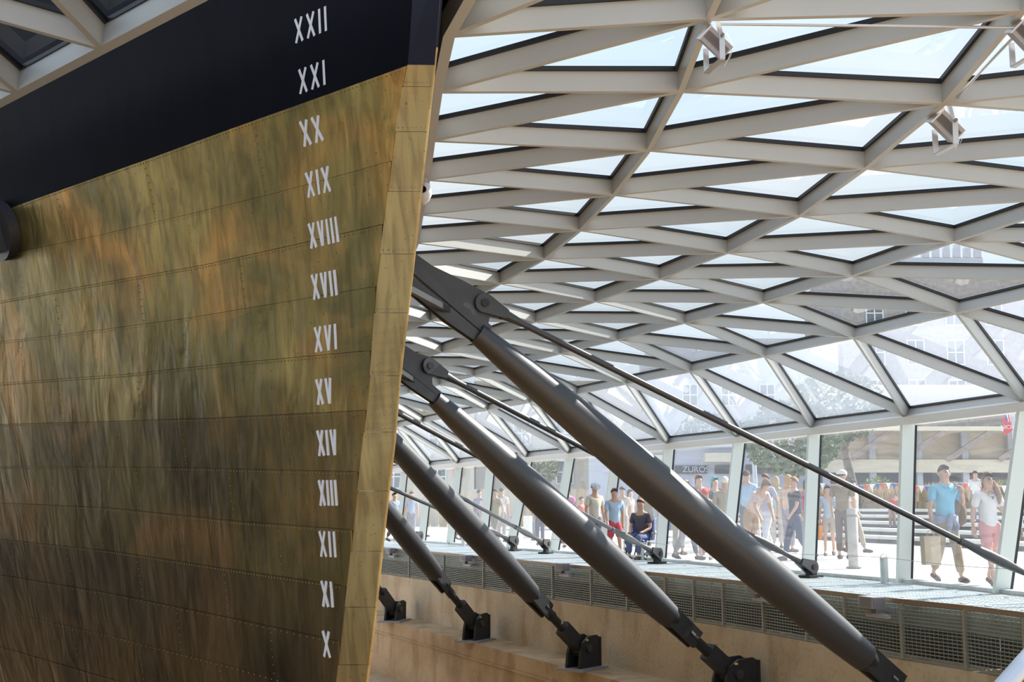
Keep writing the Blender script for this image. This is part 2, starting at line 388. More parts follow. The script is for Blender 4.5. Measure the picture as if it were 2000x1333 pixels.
def glass_wall(P, Q, root, side=1):
    lo, hi = min(P), max(P)
    for j in range(lo, hi + 1):
        n = outn(j, P, side); p, q = P[j], Q[j] + Vector((0, 0, -0.02))
        al = (q - p).normalized(); sd = al.cross(n).normalized(); n2 = sd.cross(al).normalized()
        if n2.dot(n) < 0: n2 = -n2
        def fin(b, w, t0, t1):
            b.hexa([p - sd * w + n2 * t0, p + sd * w + n2 * t0, p + sd * w + n2 * t1, p - sd * w + n2 * t1],
                   [q - sd * w + n2 * t0, q + sd * w + n2 * t0, q + sd * w + n2 * t1, q - sd * w + n2 * t1])
        b = MB(); fin(b, 0.035, -0.08, 0.15); m = b.build('mullion', M['mullion'], root)
        b = MB(); fin(b, 0.030, 0.15, 0.20); b.build('gasket', M['gasket'], m)
        if j < hi:
            j2 = j + 1; pn = MB(); d1 = outn(j, P, side); d2 = outn(j2, P, side); o1 = d1 * 0.20; o2 = d2 * 0.20
            A, B, C, D = P[j] + o1, P[j2] + o2, Q[j2] + o2, Q[j] + o1
            pn.add([A, B, C, D], [(0, 1, 2, 3)]); pn.build('pane', M['glass_wall'], root, False)
            r = MB(); u = UP; r.beam(Q[j], Q[j2], u, 0.20, -0.13, 0.0); r.beam(Q[j] + d1 * 0.02, Q[j2] + d2 * 0.02, u, 0.13, 0.0, 0.05, 0.02)
            r.build('rail', M['rail'], root)
            s = MB(); s.beam(P[j] + o1 * 0.5, P[j2] + o2 * 0.5, u, 0.22, -0.05, 0.06); s.build('sill', M['zinc'], root)
glass_wall(WB, RT, wall)
wall2 = tag(empty('wall_left', tuple(mirror((5, 22, 0)))), 'glass wall on the near side of the ship, outside the picture', kind='structure')
WB2 = {j: mirror(p) for j, p in WB.items() if j < 9}; RT2 = {j: mirror(p) for j, p in RT.items() if j < 9}
glass_wall(WB2, RT2, wall2, -1)

# ------------------------------------------------------------------ grated walkway beside the dock wall
front_px = [(2150, 1217), (2000, 1197), (1883, 1183), (1760, 1171), (1650, 1158.5), (1574, 1149.5), (1490, 1140), (1412, 1132), (1355, 1126.5), (1300, 1121), (1225, 1114), (1155, 1107.5),
            (1080, 1100.5), (1000, 1093), (945, 1088), (868, 1081), (800, 1075), (745, 1070), (690, 1065.5), (640, 1061)]
FZ = 0.0
FP = [atZ(px, py, FZ) for px, py in front_px]
FP = [FP[0] + (FP[0] - FP[1]) * 2.2, FP[0] + (FP[0] - FP[1]) * 1.1] + FP
allb = [WB[j] for j in range(-4, 15)]
def nearest_on(poly, p, n):
    """where the line p + t n meets the polyline"""
    best = None
    for a, b in zip(poly[:-1], poly[1:]):
        e = b - a; den = n.x * e.y - n.y * e.x
        if abs(den) < 1e-9: continue
        t = ((a.x - p.x) * e.y - (a.y - p.y) * e.x) / den; s = ((a.x - p.x) * n.y - (a.y - p.y) * n.x) / den
        if -0.02 <= s <= 1.02 and t > 0 and (best is None or t < best): best = t
    return p + n * (best if best else 2.2)
def fn(i):
    a = FP[min(i + 1, len(FP) - 1)] - FP[max(i - 1, 0)]; n = Vector((a.y, -a.x, 0)).normalized()
    return n if n.x > 0 else -n
BK = [nearest_on(allb, FP[i], fn(i)) - fn(i) * 0.1 for i in range(len(FP))]
walk = tag(empty('grated_walkway', (4, 22, 0)), 'galvanised grating walkway running along the foot of the glass wall', 'walkway')
for i in range(len(FP) - 1):
    a, b, c, d = FP[i], FP[i + 1], BK[i + 1], BK[i]
    m = MB(); e = (b - a).normalized(); n = fn(i)
    m.beam(a + e * .01, b - e * .01, UP, 0.03, -0.05, 0.0); m.beam(d + e * .01, c - e * .01, UP, 0.03, -0.05, 0.0)
    m.beam(a + e * .03, d + e * .03, UP, 0.03, -0.05, 0.004); m.beam(b - e * .03, c - e * .03, UP, 0.03, -0.05, 0.004)
    pn = m.build('deck_panel', M['grate'], walk)
    g = MB(); L = (b - a).length; nb = max(6, int(L / 0.085))
    for k in range(1, nb):
        t = k / nb; p = a.lerp(b, t); q = d.lerp(c, t); g.beam(p, q, UP, 0.038, -0.035, -0.004)
    wd = (d - a).length; nc = max(3, int(wd / 0.16))
    for k in range(1, nc):
        t = k / nc; g.beam(a.lerp(d, t), b.lerp(c, t), UP, 0.012, -0.014, -0.002)
    gg = g.build('grating', M['grate'], pn, False); gg['kind'] = 'stuff'
    for t, s_ in ((.12, .2), (.12, .8), (.85, .25), (.85, .75)):
        tr = MB(); p = a.lerp(b, s_).lerp(d.lerp(c, s_), t); tr.box(p + Vector((0, 0, 0.006)), 0.10, 0.05, 0.008, Matrix.Rotation(math.atan2(e.y, e.x), 3, 'Z'))
        tr.build('clip', M['white'], pn)
    # nosing, screen, channel behind
    m = MB(); m.beam(a - n * 0.02, b - n * 0.02, UP, 0.012, -0.055, 0.006); m.build('nosing', M['zinc_edge'], walk)
    zt, zb = -0.06, -0.76
    sc_ = MB(); h = n * 0.0
    sc_.beam(a + Vector((0, 0, zt)), a + Vector((0, 0, zb)), n, 0.035, -0.03, 0.03)
    post = sc_.build('screen_post', M['wire'], walk)
    w = MB(); nr_ = 15
    for k in range(nr_ + 1):
        z = zt - 0.02 + (zb - zt + 0.03) * k / nr_
        w.beam(a + Vector((0, 0, z)), b + Vector((0, 0, z)), UP, 0.014, -0.005, 0.006)
    nv = max(4, int(L / 0.075))
    for k in range(1, nv):
        p = a.lerp(b, k / nv) + n * 0.012; w.beam(p + Vector((0, 0, zt)), p + Vector((0, 0, zb)), n, 0.005, -0.003, 0.003)
    ws = w.build('wire_screen', M['wire'], walk, False); ws['kind'] = 'stuff'
    m = MB(); m.beam(a + n * 0.10, b + n * 0.10, UP, 0.05, -0.34, -0.08); m.build('channel', M['ductglass'], walk)
    m = MB(); m.beam(a + n * 0.5, b + n * 0.5, UP, 0.04, -0.80, -0.06); m.build('duct_wall', M['duct'], walk)

# ------------------------------------------------------------------ concrete dock wall in steps
def offs(P, t, z): return [P[i] - fn(i) * t + Vector((0, 0, z)) for i in range(len(P))]
def ribbon(name, A, B, m, label):
    b = MB(); b.grid([[p, q] for p, q in zip(A, B)], False); o = b.build(name, m, None, False); return tag(o, label, kind='structure')
dock = MB()
prof = [(0.0, -0.78), (-0.02, -1.88), (0.82, -1.90), (0.84, -3.35), (1.75, -3.37), (1.77, -5.6)]
lines = [offs(FP, -0.9, -0.78)] + [offs(FP, t, z) for t, z in prof]
wl = tag(empty("dock_wall", (4, 20, -1.9)), "stepped concrete wall of the dry dock", kind="structure")
for k in range(len(lines) - 1):
    nm = ['dock_coping', 'upper_wall', 'ledge', 'lower_wall', 'low_ledge', 'footing'][k]
    for i in range(0, len(FP) - 1, 3):
        i2 = min(i + 3, len(FP) - 1); b = MB()
        b.grid([[lines[k][j], lines[k + 1][j]] for j in range(i, i2 + 1)], False)
        b.build(nm, M['concrete'] if k < 2 else M['concrete_low'], wl, False)
for k in range(len(lines) - 1):           # the same steps on the near side
    b = MB(); b.grid([[mirror(lines[k][j]), mirror(lines[k + 1][j])] for j in range(len(FP))], False)
    b.build(['dock_coping', 'upper_wall', 'ledge', 'lower_wall', 'low_ledge', 'footing'][k], M['concrete'] if k < 2 else M['concrete_low'], wl, False)
b = MB(); b.grid([[mirror(FP[j]), mirror(BK[j])] for j in range(len(FP))], False); b.grid([[mirror(FP[j]), mirror(FP[j] + Vector((0, 0, -.8)))] for j in range(len(FP))], False)
tag(b.build('ledge_walkway', M['zinc'], None, False), 'walkway along the near side glass wall', kind='structure')
# pour line ridges on the lower wall
for zz in (-2.25,):
    P = offs(FP, 0.85, zz); b = MB()
    for i in range(len(P) - 1): b.beam(P[i], P[i + 1], UP, 0.03, -0.02, 0.02)
    b.build('pour_line', M['concrete_low'], wl)
b = MB(); b.box((0, 20, -5.65), 90, 80, 0.1); tag(b.build('floor', M['concrete_low']), 'dark concrete dock floor under the hull', kind='structure')

# ------------------------------------------------------------------ plaza outside
M['plaza'] = mat('pale_paving', (0.60, 0.57, 0.53), 0.8, var=0.08, vscale=0.6, spec=0.2)
M['joint'] = mat('paving_joint', (0.36, 0.34, 0.31), 0.9)
outer = [WB[j] + outn(j) * 0.25 for j in range(-4, 15)]
b = MB(); far = [Vector((p.x + 70, p.y + 45, 0)) for p in outer]
b.grid([[p + Vector((0, 0, -0.02)), q + Vector((0, 0, -0.02))] for p, q in zip(outer, far)], False)
b.grid([[far[-1] - Vector((0, 0, .02)), far[-1] + Vector((-10, 60, -.02))], [outer[-1] - Vector((0, 0, .02)), outer[-1] + Vector((-60, 60, -.02))]], False)
b.grid([[mirror(p) + Vector((0, 0, -0.02)), mirror(p) - LA * -70 + Vector((0, 0, -0.02))] for p in outer], False)
tag(b.build('floor', M['plaza'], None, False), 'sunlit pale stone plaza outside the glass wall', kind='structure')

# added dark platform below and behind the camera, darkening what the hull reflects
b = MB(); P = [ship(-9, 2.6, -0.55), ship(16, 4.8, -0.55), ship(16, 12, -0.55), ship(-9, 11, -0.55)]
b.hexa([p - UP * .25 for p in P], P); tag(b.build('floor', mat('added_dark_platform', (0.035, 0.033, 0.032), 0.8)), 'added dark platform, out of view, darkening reflections in the near side of the hull', kind='structure')
b = MB(); b.beam(ship(-8, 9.2, -0.55), ship(16, 10.2, -0.55), UP, 0.15, 0.0, 2.3); tag(b.build('wall_added', mat('added_dark_wall', (0.05, 0.045, 0.04), 0.7)), 'added dark wall behind the viewpoint, out of view, darkening reflections in the hull', kind='structure')  # unseen wall, added to keep the reflections in the lower hull dark

# black rubber seal between the ring beam and the far side of the bow
b = MB(); P = []
for j in range(-5, 6):
    p = ROWS[5][j]; q = p - C0; P.append([p + UP * .02, p + UP * .16 + LA * .02, p + UP * 0.75 + LA * max(.12, (-q.dot(LA) - .02 - .34 * max(0, q.dot(AX) + .2)) + .12)])
b.grid(P, False); b.build('seal', M['gasket'], roof, False)

# ================================================================== THE SHIP
def plane_pt(px, py, b): return atP(px, py, C0 + LA * b, LA)
crease_px = [(812, -150), (805, 0), (798, 126), (781, 210), (765, 336), (752, 441), (737, 567), (724, 752), (711, 865), (699, 978), (686, 1101), (673, 1213), (660, 1333), (640, 1500)]
front_px2 = [(868, -150), (861, 0), (848, 129), (836, 231), (823, 357), (809, 489), (794, 620), (778, 752), (768, 880), (757, 967), (745, 1075), (732, 1203), (716, 1333), (694, 1500)]
def table(px, b):
    T = []
    for x, y in px:
        p = plane_pt(x, y, b); T.append((p.z, (p - C0).dot(AX)))
    T.sort(); return T
TC = table(crease_px, 0.09); TF = table(front_px2, 0.008)
def interp(T, z):
    if z <= T[0][0]: (z0, a0), (z1, a1) = T[0], T[1]
    elif z >= T[-1][0]: (z0, a0), (z1, a1) = T[-2], T[-1]
    else:
        for (z0, a0), (z1, a1) in zip(T[:-1], T[1:]):
            if z0 <= z <= z1: break
    return a0 + (a1 - a0) * (z - z0) / (z1 - z0)
def lin(T, z):
    if z <= T[0][0]: return T[0][1]
    if z >= T[-1][0]: return T[-1][1]
    for (z0, a0), (z1, a1) in zip(T[:-1], T[1:]):
        if z0 <= z <= z1: return a0 + (a1 - a0) * (z - z0) / (z1 - z0)
ANG = [(-4.5, 4), (-2.5, 8), (-1, 12.5), (0, 15), (1.2, 17.5), (2.4, 19.5), (3.6, 21.0), (4.2, 22), (6, 27), (8, 33)]
def hull_b(a, z, far=False):
    t = max(0.0, a - interp(TC, z)); ang = lin(ANG, z)
    if far: ang = min(ang, 16.5)
    B = 5.2 if z > 0 else max(1.2, 5.2 + z * 0.9)
    y = math.tan(math.radians(ang)) * t
    return (0.006 if far else 0.09) + y / (1 + (y / B) ** 3) ** (1 / 3)
def on_hull(a, z, out=0.0, far=False):
    s = -1 if far else 1
    p = ship(a, s * hull_b(a, z, far), z)
    if out:
        e = 0.02; da = ship(a + e, s * hull_b(a + e, z, far), z) - p; dz = ship(a, s * hull_b(a, z + e, far), z + e) - p
        n = da.cross(dz).normalized()
        if n.dot(LA) * s < 0: n = -n
        p = p + n * out
    return p
def hit(px, py):                 # point of the near side seen at a pixel, as (a, z)
    d = ray(px, py); o = Vector((0, 0, EYE)); lo, hi = 4.5, 16.0; last = None
    for k in range(400):
        y = lo + (hi - lo) * k / 399; p = o + d * (y / d.y); q = p - C0; a = q.dot(AX); f = q.dot(LA) - hull_b(a, p.z)
        if last is not None and f < 0 <= last[0] or last is not None and f > 0 >= last[0]:
            t = last[0] / (last[0] - f); return last[1] + (a - last[1]) * t, last[2] + (p.z - last[2]) * t
        last = (f, a, p.z)
    return None
ship_o = tag(empty('ship_hull', tuple(C0 + AX * 4 + Vector((0, 0, -4.4)))), 'huge clipper ship bow with riveted golden sheathing below black topsides', 'ship')
# paint line
WLP = [hit(*p) for p in ((797, 128), (610, 196), (450, 253), (300, 308), (150, 361), (40, 400), (-60, 437))]
WLP = [p for p in WLP if p]
wlz = sorted(WLP)
def curve(T):
    T = sorted(T)
    def f(a):
        if a <= T[0][0]: (x0, z0), (x1, z1) = T[0], T[min(2, len(T) - 1)]
        elif a >= T[-1][0]: return T[-1][1]
        else:
            for (x0, z0), (x1, z1) in zip(T[:-1], T[1:]):
                if x0 <= a <= x1: break
        return z0 + (z1 - z0) * (a - x0) / (x1 - x0)
    return f
seam_px = [
 [(797, 128), (610, 196), (450, 253), (300, 308), (150, 361), (40, 400), (-60, 437)],
 [(765, 315), (681, 339), (550, 375), (400, 412), (200, 459), (0, 500)],
 [(739, 441), (602, 473), (400, 518), (240, 546), (0, 589)],
 [(723, 562), (560, 590), (360, 623), (180, 647), (0, 668)],
 [(716, 686), (630, 694), (450, 710), (252, 731), (0, 749)],
 [(705, 802), (612, 807), (432, 816), (216, 823), (0, 829)],
 [(690, 921), (550, 918), (360, 913), (0, 911)],
 [(678, 1034), (468, 1018), (216, 992), (0, 982)],
 [(668, 1143), (460, 1112), (216, 1075), (0, 1052)],
 [(655, 1250), (460, 1208), (216, 1158), (0, 1122)],
 [(645, 1352), (460, 1302), (216, 1240), (0, 1192)],
 [(635, 1450), (460, 1398), (216, 1325), (0, 1262)],
 [(625, 1550), (460, 1495), (216, 1410), (0, 1335)],
]
SE = []
for s in seam_px:
    pts = [q for q in (hit(*p) for p in s) if q]
    SE.append(curve(pts))
AEND = 7.5
def seamz(k, a):
    return SE[k](a)
# inner skin: smooth golden body below the paint line, black above
def skin(name, m, zlo, zhi, nz, far, amax=22, na=44, out=0.0):
    b = MB(); P = []
    for i in range(na + 1):
        t = i / na; rowp = []
        for k in range(nz + 1):
            u = k / nz
            a_probe = amax * t * t
            z0 = zlo(a_probe) if callable(zlo) else zlo; z1 = zhi(a_probe) if callable(zhi) else zhi
            z = z0 + (z1 - z0) * u; a = interp(TC, z) + a_probe
            rowp.append(on_hull(a, z, out, far))
        P.append(rowp)
    b.grid(P); return b.build(name, m, ship_o, False)
z_paint = SE[0]
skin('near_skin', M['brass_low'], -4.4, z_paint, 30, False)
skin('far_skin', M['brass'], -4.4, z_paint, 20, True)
skin('topside', M['topside'], z_paint, 7.5, 24, False, out=0.004)
skin('far_topside', M['topside'], z_paint, 7.5, 14, True, out=0.004)
# sheathing plates: rows between the seams, cut at staggered butts
def plate(a0, a1, k, lap):
    nu = max(4, int((a1 - a0) / 0.12)); nv = 4; P = []; g = 0.0018
    for i in range(nu + 1):
        a = a0 + g + (a1 - a0 - 2 * g) * i / nu; zt = seamz(k, a) - 0.0016; zb = seamz(k + 1, a) + 0.0010; rowp = []
        for j in range(nv + 1):
            v = j / nv; z = zb + (zt - zb) * v
            buckle = 0.0045 * noise.noise(Vector((a * 3.1, z * 2.3, k * 3.7))) + 0.003 * noise.noise(Vector((a * 9, z * 1.5, k)))
            edge = min(1, 4 * v, 4 * (1 - v)) * min(1, 8 * i / nu, 8 * (1 - i / nu))
            rowp.append(on_hull(max(a, interp(TC, z) + 0.004), z, 0.008 + lap * 0.004 + buckle * edge))
        P.append(rowp)
    b = MB(); b.grid(P)
    edge = [P[i][0] for i in range(nu + 1)] + [P[nu][j] for j in range(1, nv + 1)] + [P[i][nv] for i in range(nu - 1, -1, -1)] + [P[0][j] for j in range(nv - 1, 0, -1)]
    inn = []
    for p in edge:
        q = p - C0; a = q.dot(AX); inn.append(on_hull(max(a, interp(TC, p.z)), p.z, 0.0))
    n = len(edge); b.add(edge + inn, [(i, (i + 1) % n, (i + 1) % n + n, i + n) for i in range(n)])
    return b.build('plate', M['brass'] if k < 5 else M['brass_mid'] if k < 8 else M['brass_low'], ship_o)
rv = MB()
def rivet(p, n, r=0.0054):
    n = n.normalized(); x = n.cross(UP).normalized(); y = n.cross(x)
    base = [p + (x * math.cos(t * PI / 3) + y * math.sin(t * PI / 3)) * r for t in range(6)]
    rv.add(base + [p + n * r * 0.8], [(i, (i + 1) % 6, 6) for i in range(6)])
def hn(a, z):
    return on_hull(a, z, 1.0) - on_hull(a, z, 0.0)
for k in range(12):
    zc = seamz(k, 1.0); ast = interp(TC, seamz(k, 0.2)) + 0.015
    cuts = [ast]; a = ast + (0.75 if k % 2 else 1.35)
    while a < AEND: cuts.append(a); a += 1.22
    for i in range(len(cuts) - 1):
        # the end next to the stem follows the crease
        plate(cuts[i] if i else ast, cuts[i + 1], k, 1 if k % 2 else 0.4)
        if k < 11:
            z0, z1 = seamz(k + 1, cuts[i + 1]), seamz(k, cuts[i + 1]); nn = int((z1 - z0) / 0.05)
            for q in range(nn): z = z0 + (q + .5) * 0.05; rivet(on_hull(cuts[i + 1] - 0.014, z, 0.0115), hn(cuts[i + 1], z))
    a = ast + 0.05
    while a < AEND:
        z = seamz(k, a) - 0.016; rivet(on_hull(a, z, 0.0115), hn(a, z)); a += 0.034 if k < 9 else 0.07
    a = ast + 0.1
# stem: near face plates between crease and front edge, front nosing, far face
def stem_face(c0, c1, f0, f1, name, m, o):
    b = MB(); P = []; n = 6
    for i in range(n + 1):
        zc_ = c0 + (c1 - c0) * i / n; zf = f0 + (f1 - f0) * i / n
        ac, af = interp(TC, zc_), interp(TF, zf)
        P.append([ship(ac, 0.088, zc_), ship(ac, 0.09 + o, zc_), ship(af + 0.002, 0.007 + o * .3, zf), ship(af, 0.006, zf)])
    b.grid(P, False)
    for r in (P[0], P[-1]): b.add([r[1], r[2], r[3], ship(interp(TC, c0) , 0.06, r[1].z)], [(0, 1, 2, 3)])
    return b.build(name, m, ship_o, False)
def crx(y):
    for (x0, y0), (x1, y1) in zip(crease_px[:-1], crease_px[1:]):
        if y0 <= y <= y1: return x0 + (x1 - x0) * (y - y0) / (y1 - y0)
def frx(y):
    for (x0, y0), (x1, y1) in zip(front_px2[:-1], front_px2[1:]):
        if y0 <= y <= y1: return x0 + (x1 - x0) * (y - y0) / (y1 - y0)
stem_y = [127, 170, 258, 375, 497, 612, 735, 845, 960, 1078, 1187, 1300, 1420]
cz = [(plane_pt(crx(y), y, 0.09).z, plane_pt(frx(y), y, 0.008).z) for y in stem_y]
for k in range(len(cz) - 1):
    stem_face(cz[k + 1][0] + 0.003, cz[k][0], cz[k + 1][1] + 0.003, cz[k][1], 'stem_plate', M['brass_stem'], 0.006 + (0.004 if k % 2 else 0))
    if k < 7:
        for t in range(6):
            f = (t + .5) / 6; z = (cz[k + 1][0] * (1 - f) + cz[k + 1][1] * f) + 0.022
            a = interp(TC, z) * (1 - f) + interp(TF, z) * f; rivet(ship(a, 0.09 * (1 - f) + 0.014 * f + 0.011, z), LA, 0.004)
stem_face(cz[0][0], 7.5, cz[0][1], 7.5, 'stem', M['stem_paint'], 0.004); stem_face(-4.4, cz[-1][0], -4.4, cz[-1][1], 'stem_foot', M['brass_stem'], 0.0)
b = MB(); P = []
for i in range(41):
    z = -4.4 + 11.9 * i / 40; P.append([ship(interp(TF, z) + 0.001, 0.006, z), ship(interp(TF, z) - 0.001, 0.0, z), ship(interp(TF, z) + 0.001, -0.004, z), ship(interp(TC, z), -0.006, z)])
b.grid(P[:int(41 * (cz[0][1] + 4.4) / 11.9) + 1], False); b.build('stem_front', M['brass_stem'], ship_o, False)
b = MB(); b.grid(P[int(41 * (cz[0][1] + 4.4) / 11.9):], False); b.build('stem_front', M['stem_paint'], ship_o, False)
o = rv.build('rivet', M['rivet'], ship_o, False); o['kind'] = 'stuff'
# keel so that the body stands on the dock floor
b = MB(); b.beam(ship(interp(TC, -4.4) + 0.1, 0, -4.4), ship(24, 0, -4.4), UP, 0.34, -1.2, 0.3); b.build('keel', M['brass'], ship_o)

# ------------------------------------------------------------------ Roman draught marks
MARKS = [('XXII', 575, 641, 49), ('XXI', 583, 638, 151), ('XX', 590, 635, 256), ('XIX', 600, 650, 356), ('XVIII', 606, 665, 455), ('XVII', 612, 662, 557), ('XVI', 617, 662, 661),
         ('XV', 620, 652, 765), ('XIV', 623, 662, 865), ('XIII', 626, 662, 963), ('XII', 627, 660, 1063), ('XI', 631, 654, 1160.5), ('X', 633, 650, 1258.5)]
GW = {'X': 0.44, 'V': 0.40, 'I': 0.16}; GAP = 0.10
def strokes(txt):
    x = 0; out = []
    for c in txt:
        w = GW[c]
        if c == 'X': out += [((x + .07, 1), (x + w - .07, 0)), ((x + w - .07, 1), (x + .07, 0))]
        elif c == 'V': out += [((x + .07, 1), (x + w / 2, 0)), ((x + w - .07, 1), (x + w / 2, 0))]
        else: out += [((x + w / 2, 1), (x + w / 2, 0))]
        x += w + GAP
    return out, x - GAP
for txt, x0, x1, yc in MARKS:
    A = hit(x0, yc); B = hit(x1, yc); C = hit((x0 + x1) / 2, yc - 24); D = hit((x0 + x1) / 2, yc + 24)
    H = 0.150; st, wid = strokes(txt); aspan = A[0] - B[0]; zc = (C[1] + D[1]) / 2
    b = MB(); sw = 0.0095
    m_o = 0.0165 if yc > 190 else 0.006
    for (p, q) in st:
        # stroke bar as a thin raised quad, half width sw
        def P3(u, v, o): return on_hull(A[0] - u / wid * aspan, zc + (v - .5) * H, o)
        p3 = P3(p[0], p[1], 0); q3 = P3(q[0], q[1], 0); d = (q3 - p3).normalized(); n = hn(A[0], zc).normalized(); s = d.cross(n).normalized()
        b.hexa([p3 + s * sw + n * .002, p3 - s * sw + n * .002, q3 - s * sw + n * .002, q3 + s * sw + n * .002], [p3 + s * sw + n * m_o, p3 - s * sw + n * m_o, q3 - s * sw + n * m_o, q3 + s * sw + n * m_o])
    o = b.build('draught_mark', M['mark'], ship_o); o['label'] = 'white Roman numeral ' + txt + ' on the bow'

# ================================================================== STRUTS AND TIE RODS
def rot_to(d):                    # matrix with z along d
    return Vector(d).to_track_quat('Z', 'Y').to_matrix()
def cyl(b, p, d, r, h, n=20, r2=None):
    d = Vector(d).normalized(); b.tube([Vector(p) - d * h / 2, Vector(p) + d * h / 2], [r, r if r2 is None else r2], n, True, False)
LEDGE = -1.90
def strut(top_px, top_y, bot_px, foot_px, foot_y, d_top, d_mid, d_bot, label, bracket=None, pin_px=None, att_a=None):
    F = atY(foot_px[0], foot_px[1], foot_y)                 # pin of the foot clevis
    T = atY(top_px[0], top_px[1], top_y)
    n = (F - T).cross(UP).normalized()                       # normal of the upright plane of the strut
    if n.y > 0: n = -n
    Bt = atP(bot_px[0], bot_px[1], T, n)
    ax = (Bt - T).normalized()
    F = Bt + ax * (F - Bt).dot(ax)
    root = tag(empty('hull_strut', (F.x, F.y, LEDGE)), label, 'strut', 'big dark struts propping the ship')
    L = (Bt - T).length
    k = 14; pts = []; rad = []
    for i in range(k + 1):
        t = i / k; pts.append(T.lerp(Bt, t)); s = math.sin(PI * min(1, t * 1.0)) ** 0.8 if 0 < t < 1 else 0
        base = d_top + (d_bot - d_top) * t; rad.append((base + (d_mid - (d_top + d_bot) / 2) * s) / 2)
    b = MB(); b.tube(pts, rad, 40); b.build('tube', M['steel'], root)
    b = MB(); b.tube([T - ax * 0.03, T + ax * 0.06], [d_top / 2 * 0.97, d_top / 2 * 1.03], 32); b.build('end_collar', M['steel'], root)
    # lower end: forked taper, neck, clevis
    up = ax.cross(n).normalized()
    if up.z < 0: up = -up
    D = d_bot; toF = (F - Bt).length
    b = MB(); b.tube([Bt - ax * 0.02, Bt + ax * D * 0.35], [D * 0.49, D * 0.36], 28)
    for s_ in (1, -1): b.beam(Bt + n * s_ * D * 0.28, Bt + ax * min(toF * 0.48, D * 1.7) + n * s_ * D * 0.16, up, D * 0.16, -D * 0.38, D * 0.38)
    b.build('fork', M['steel_dark'], root)
    b = MB(); b.tube([Bt + ax * D * 0.3, Bt + ax * toF * 0.42, Bt + ax * toF * 0.44, Bt + ax * toF * 0.66], [D * 0.27, D * 0.27, D * 0.22, D * 0.22], 20); b.build('threaded_neck', M['steel_dark'], root)
    b = MB(); b.tube([Bt + ax * D * 1.15, Bt + ax * D * 1.42], [D * 0.33, D * 0.31], 8, True, False); b.build('lock_nut', M['steel_dark'], root)
    b = MB(); p0 = Bt + ax * toF * 0.62
    b.beam(p0, F + ax * D * 0.1, up, D * 0.50, -D * 0.36, D * 0.36); cyl(b, F, n, D * 0.46, D * 0.5, 24)
    b.build('clevis', M['steel_dark'], root)
    b = MB(); cyl(b, F, n, D * 0.2, D * 1.25, 20); b.build('pin', M['steel'], root)
    hh = F.z - LEDGE; fx = Vector((ax.x, ax.y, 0)).normalized(); nn = fx.cross(UP)
    for s_ in (1, -1):
        b = MB(); c = F + n * s_ * D * 0.40; pl = []
        for x, z in ((-0.75 * D, -hh + .02), (1.15 * D, -hh + .02), (1.15 * D, 0.45 * D), (0.85 * D, 0.62 * D), (0.1 * D, 0.58 * D), (-0.42 * D, 0.30 * D), (-0.62 * D, -0.25 * D)):
            pl.append(c + fx * x + UP * z)
        b.prism(pl, n, -D * 0.07, D * 0.07); b.build('cheek', M['steel_dark'], root)
    b = MB(); b.beam(F + fx * D * 1.15 + n * D * .5, F + fx * D * 1.15 - n * D * .5, UP, 0.05, -hh + .02, D * 0.5); b.build('back_plate', M['steel_dark'], root)
    b = MB(); b.beam(F - fx * D * 1.0, F + fx * D * 1.35, UP, D * 1.7, -hh - .005, -hh + .045); b.build('base_plate', M['grey_box'], root)
    b = MB(); b.box(F - fx * D * 0.1 + n * D * 0.49 + UP * D * 0.42, 0.05, 0.02, 0.03); b.build('tag', M['yellow'], root)
    if bracket:
        # web plate in the strut plane, channel flanges below it, standing on the hull
        w = MB(); poly = [atP(x, y, T, n) for x, y in bracket['web']]; w.prism(poly, n, -0.03, 0.03); w.build('bracket_web', M['steel'], root)
        for s_ in (1, -1):
            c = MB(); c.prism([atP(x, y, T + n * 0.0, n) for x, y in bracket['flange']], n, s_ * d_top * 0.18 - .012, s_ * d_top * 0.18 + .012); c.build('bracket_flange', M['steel'], root)
        c = MB(); q = [atP(x, y, T, n) for x, y in bracket['edge']]
        for u, v in zip(q[:-1], q[1:]): c.beam(u, v, up, d_top * 0.34, -0.010, 0.010)
        c.build('bracket_plate', M['steel'], root)
    else:
        c = MB(); c.beam(T - ax * 0.55, T + ax * 0.02, up, 0.10, -d_top * .5, d_top * .5); c.build('bracket_web', M['steel'], root)
    # round seat on the sheathing
    far_z = 3.3
    if att_a:
        a_, z_, side = att_a; p = on_hull(a_, z_, 0.0, side < 0); q = on_hull(a_, z_, 0.13, side < 0); dn_ = (q - p).normalized()
        c = MB(); cyl(c, p + dn_ * 0.05, dn_, 0.23, 0.12, 36); c.build('hull_seat', M['steel'], root)
        c = MB(); c.beam(p + dn_ * 0.08, T - ax * 0.4, UP, 0.05, -0.03, 0.03); c.build('seat_arm', M['steel'], root)
    return T, n, ax, root
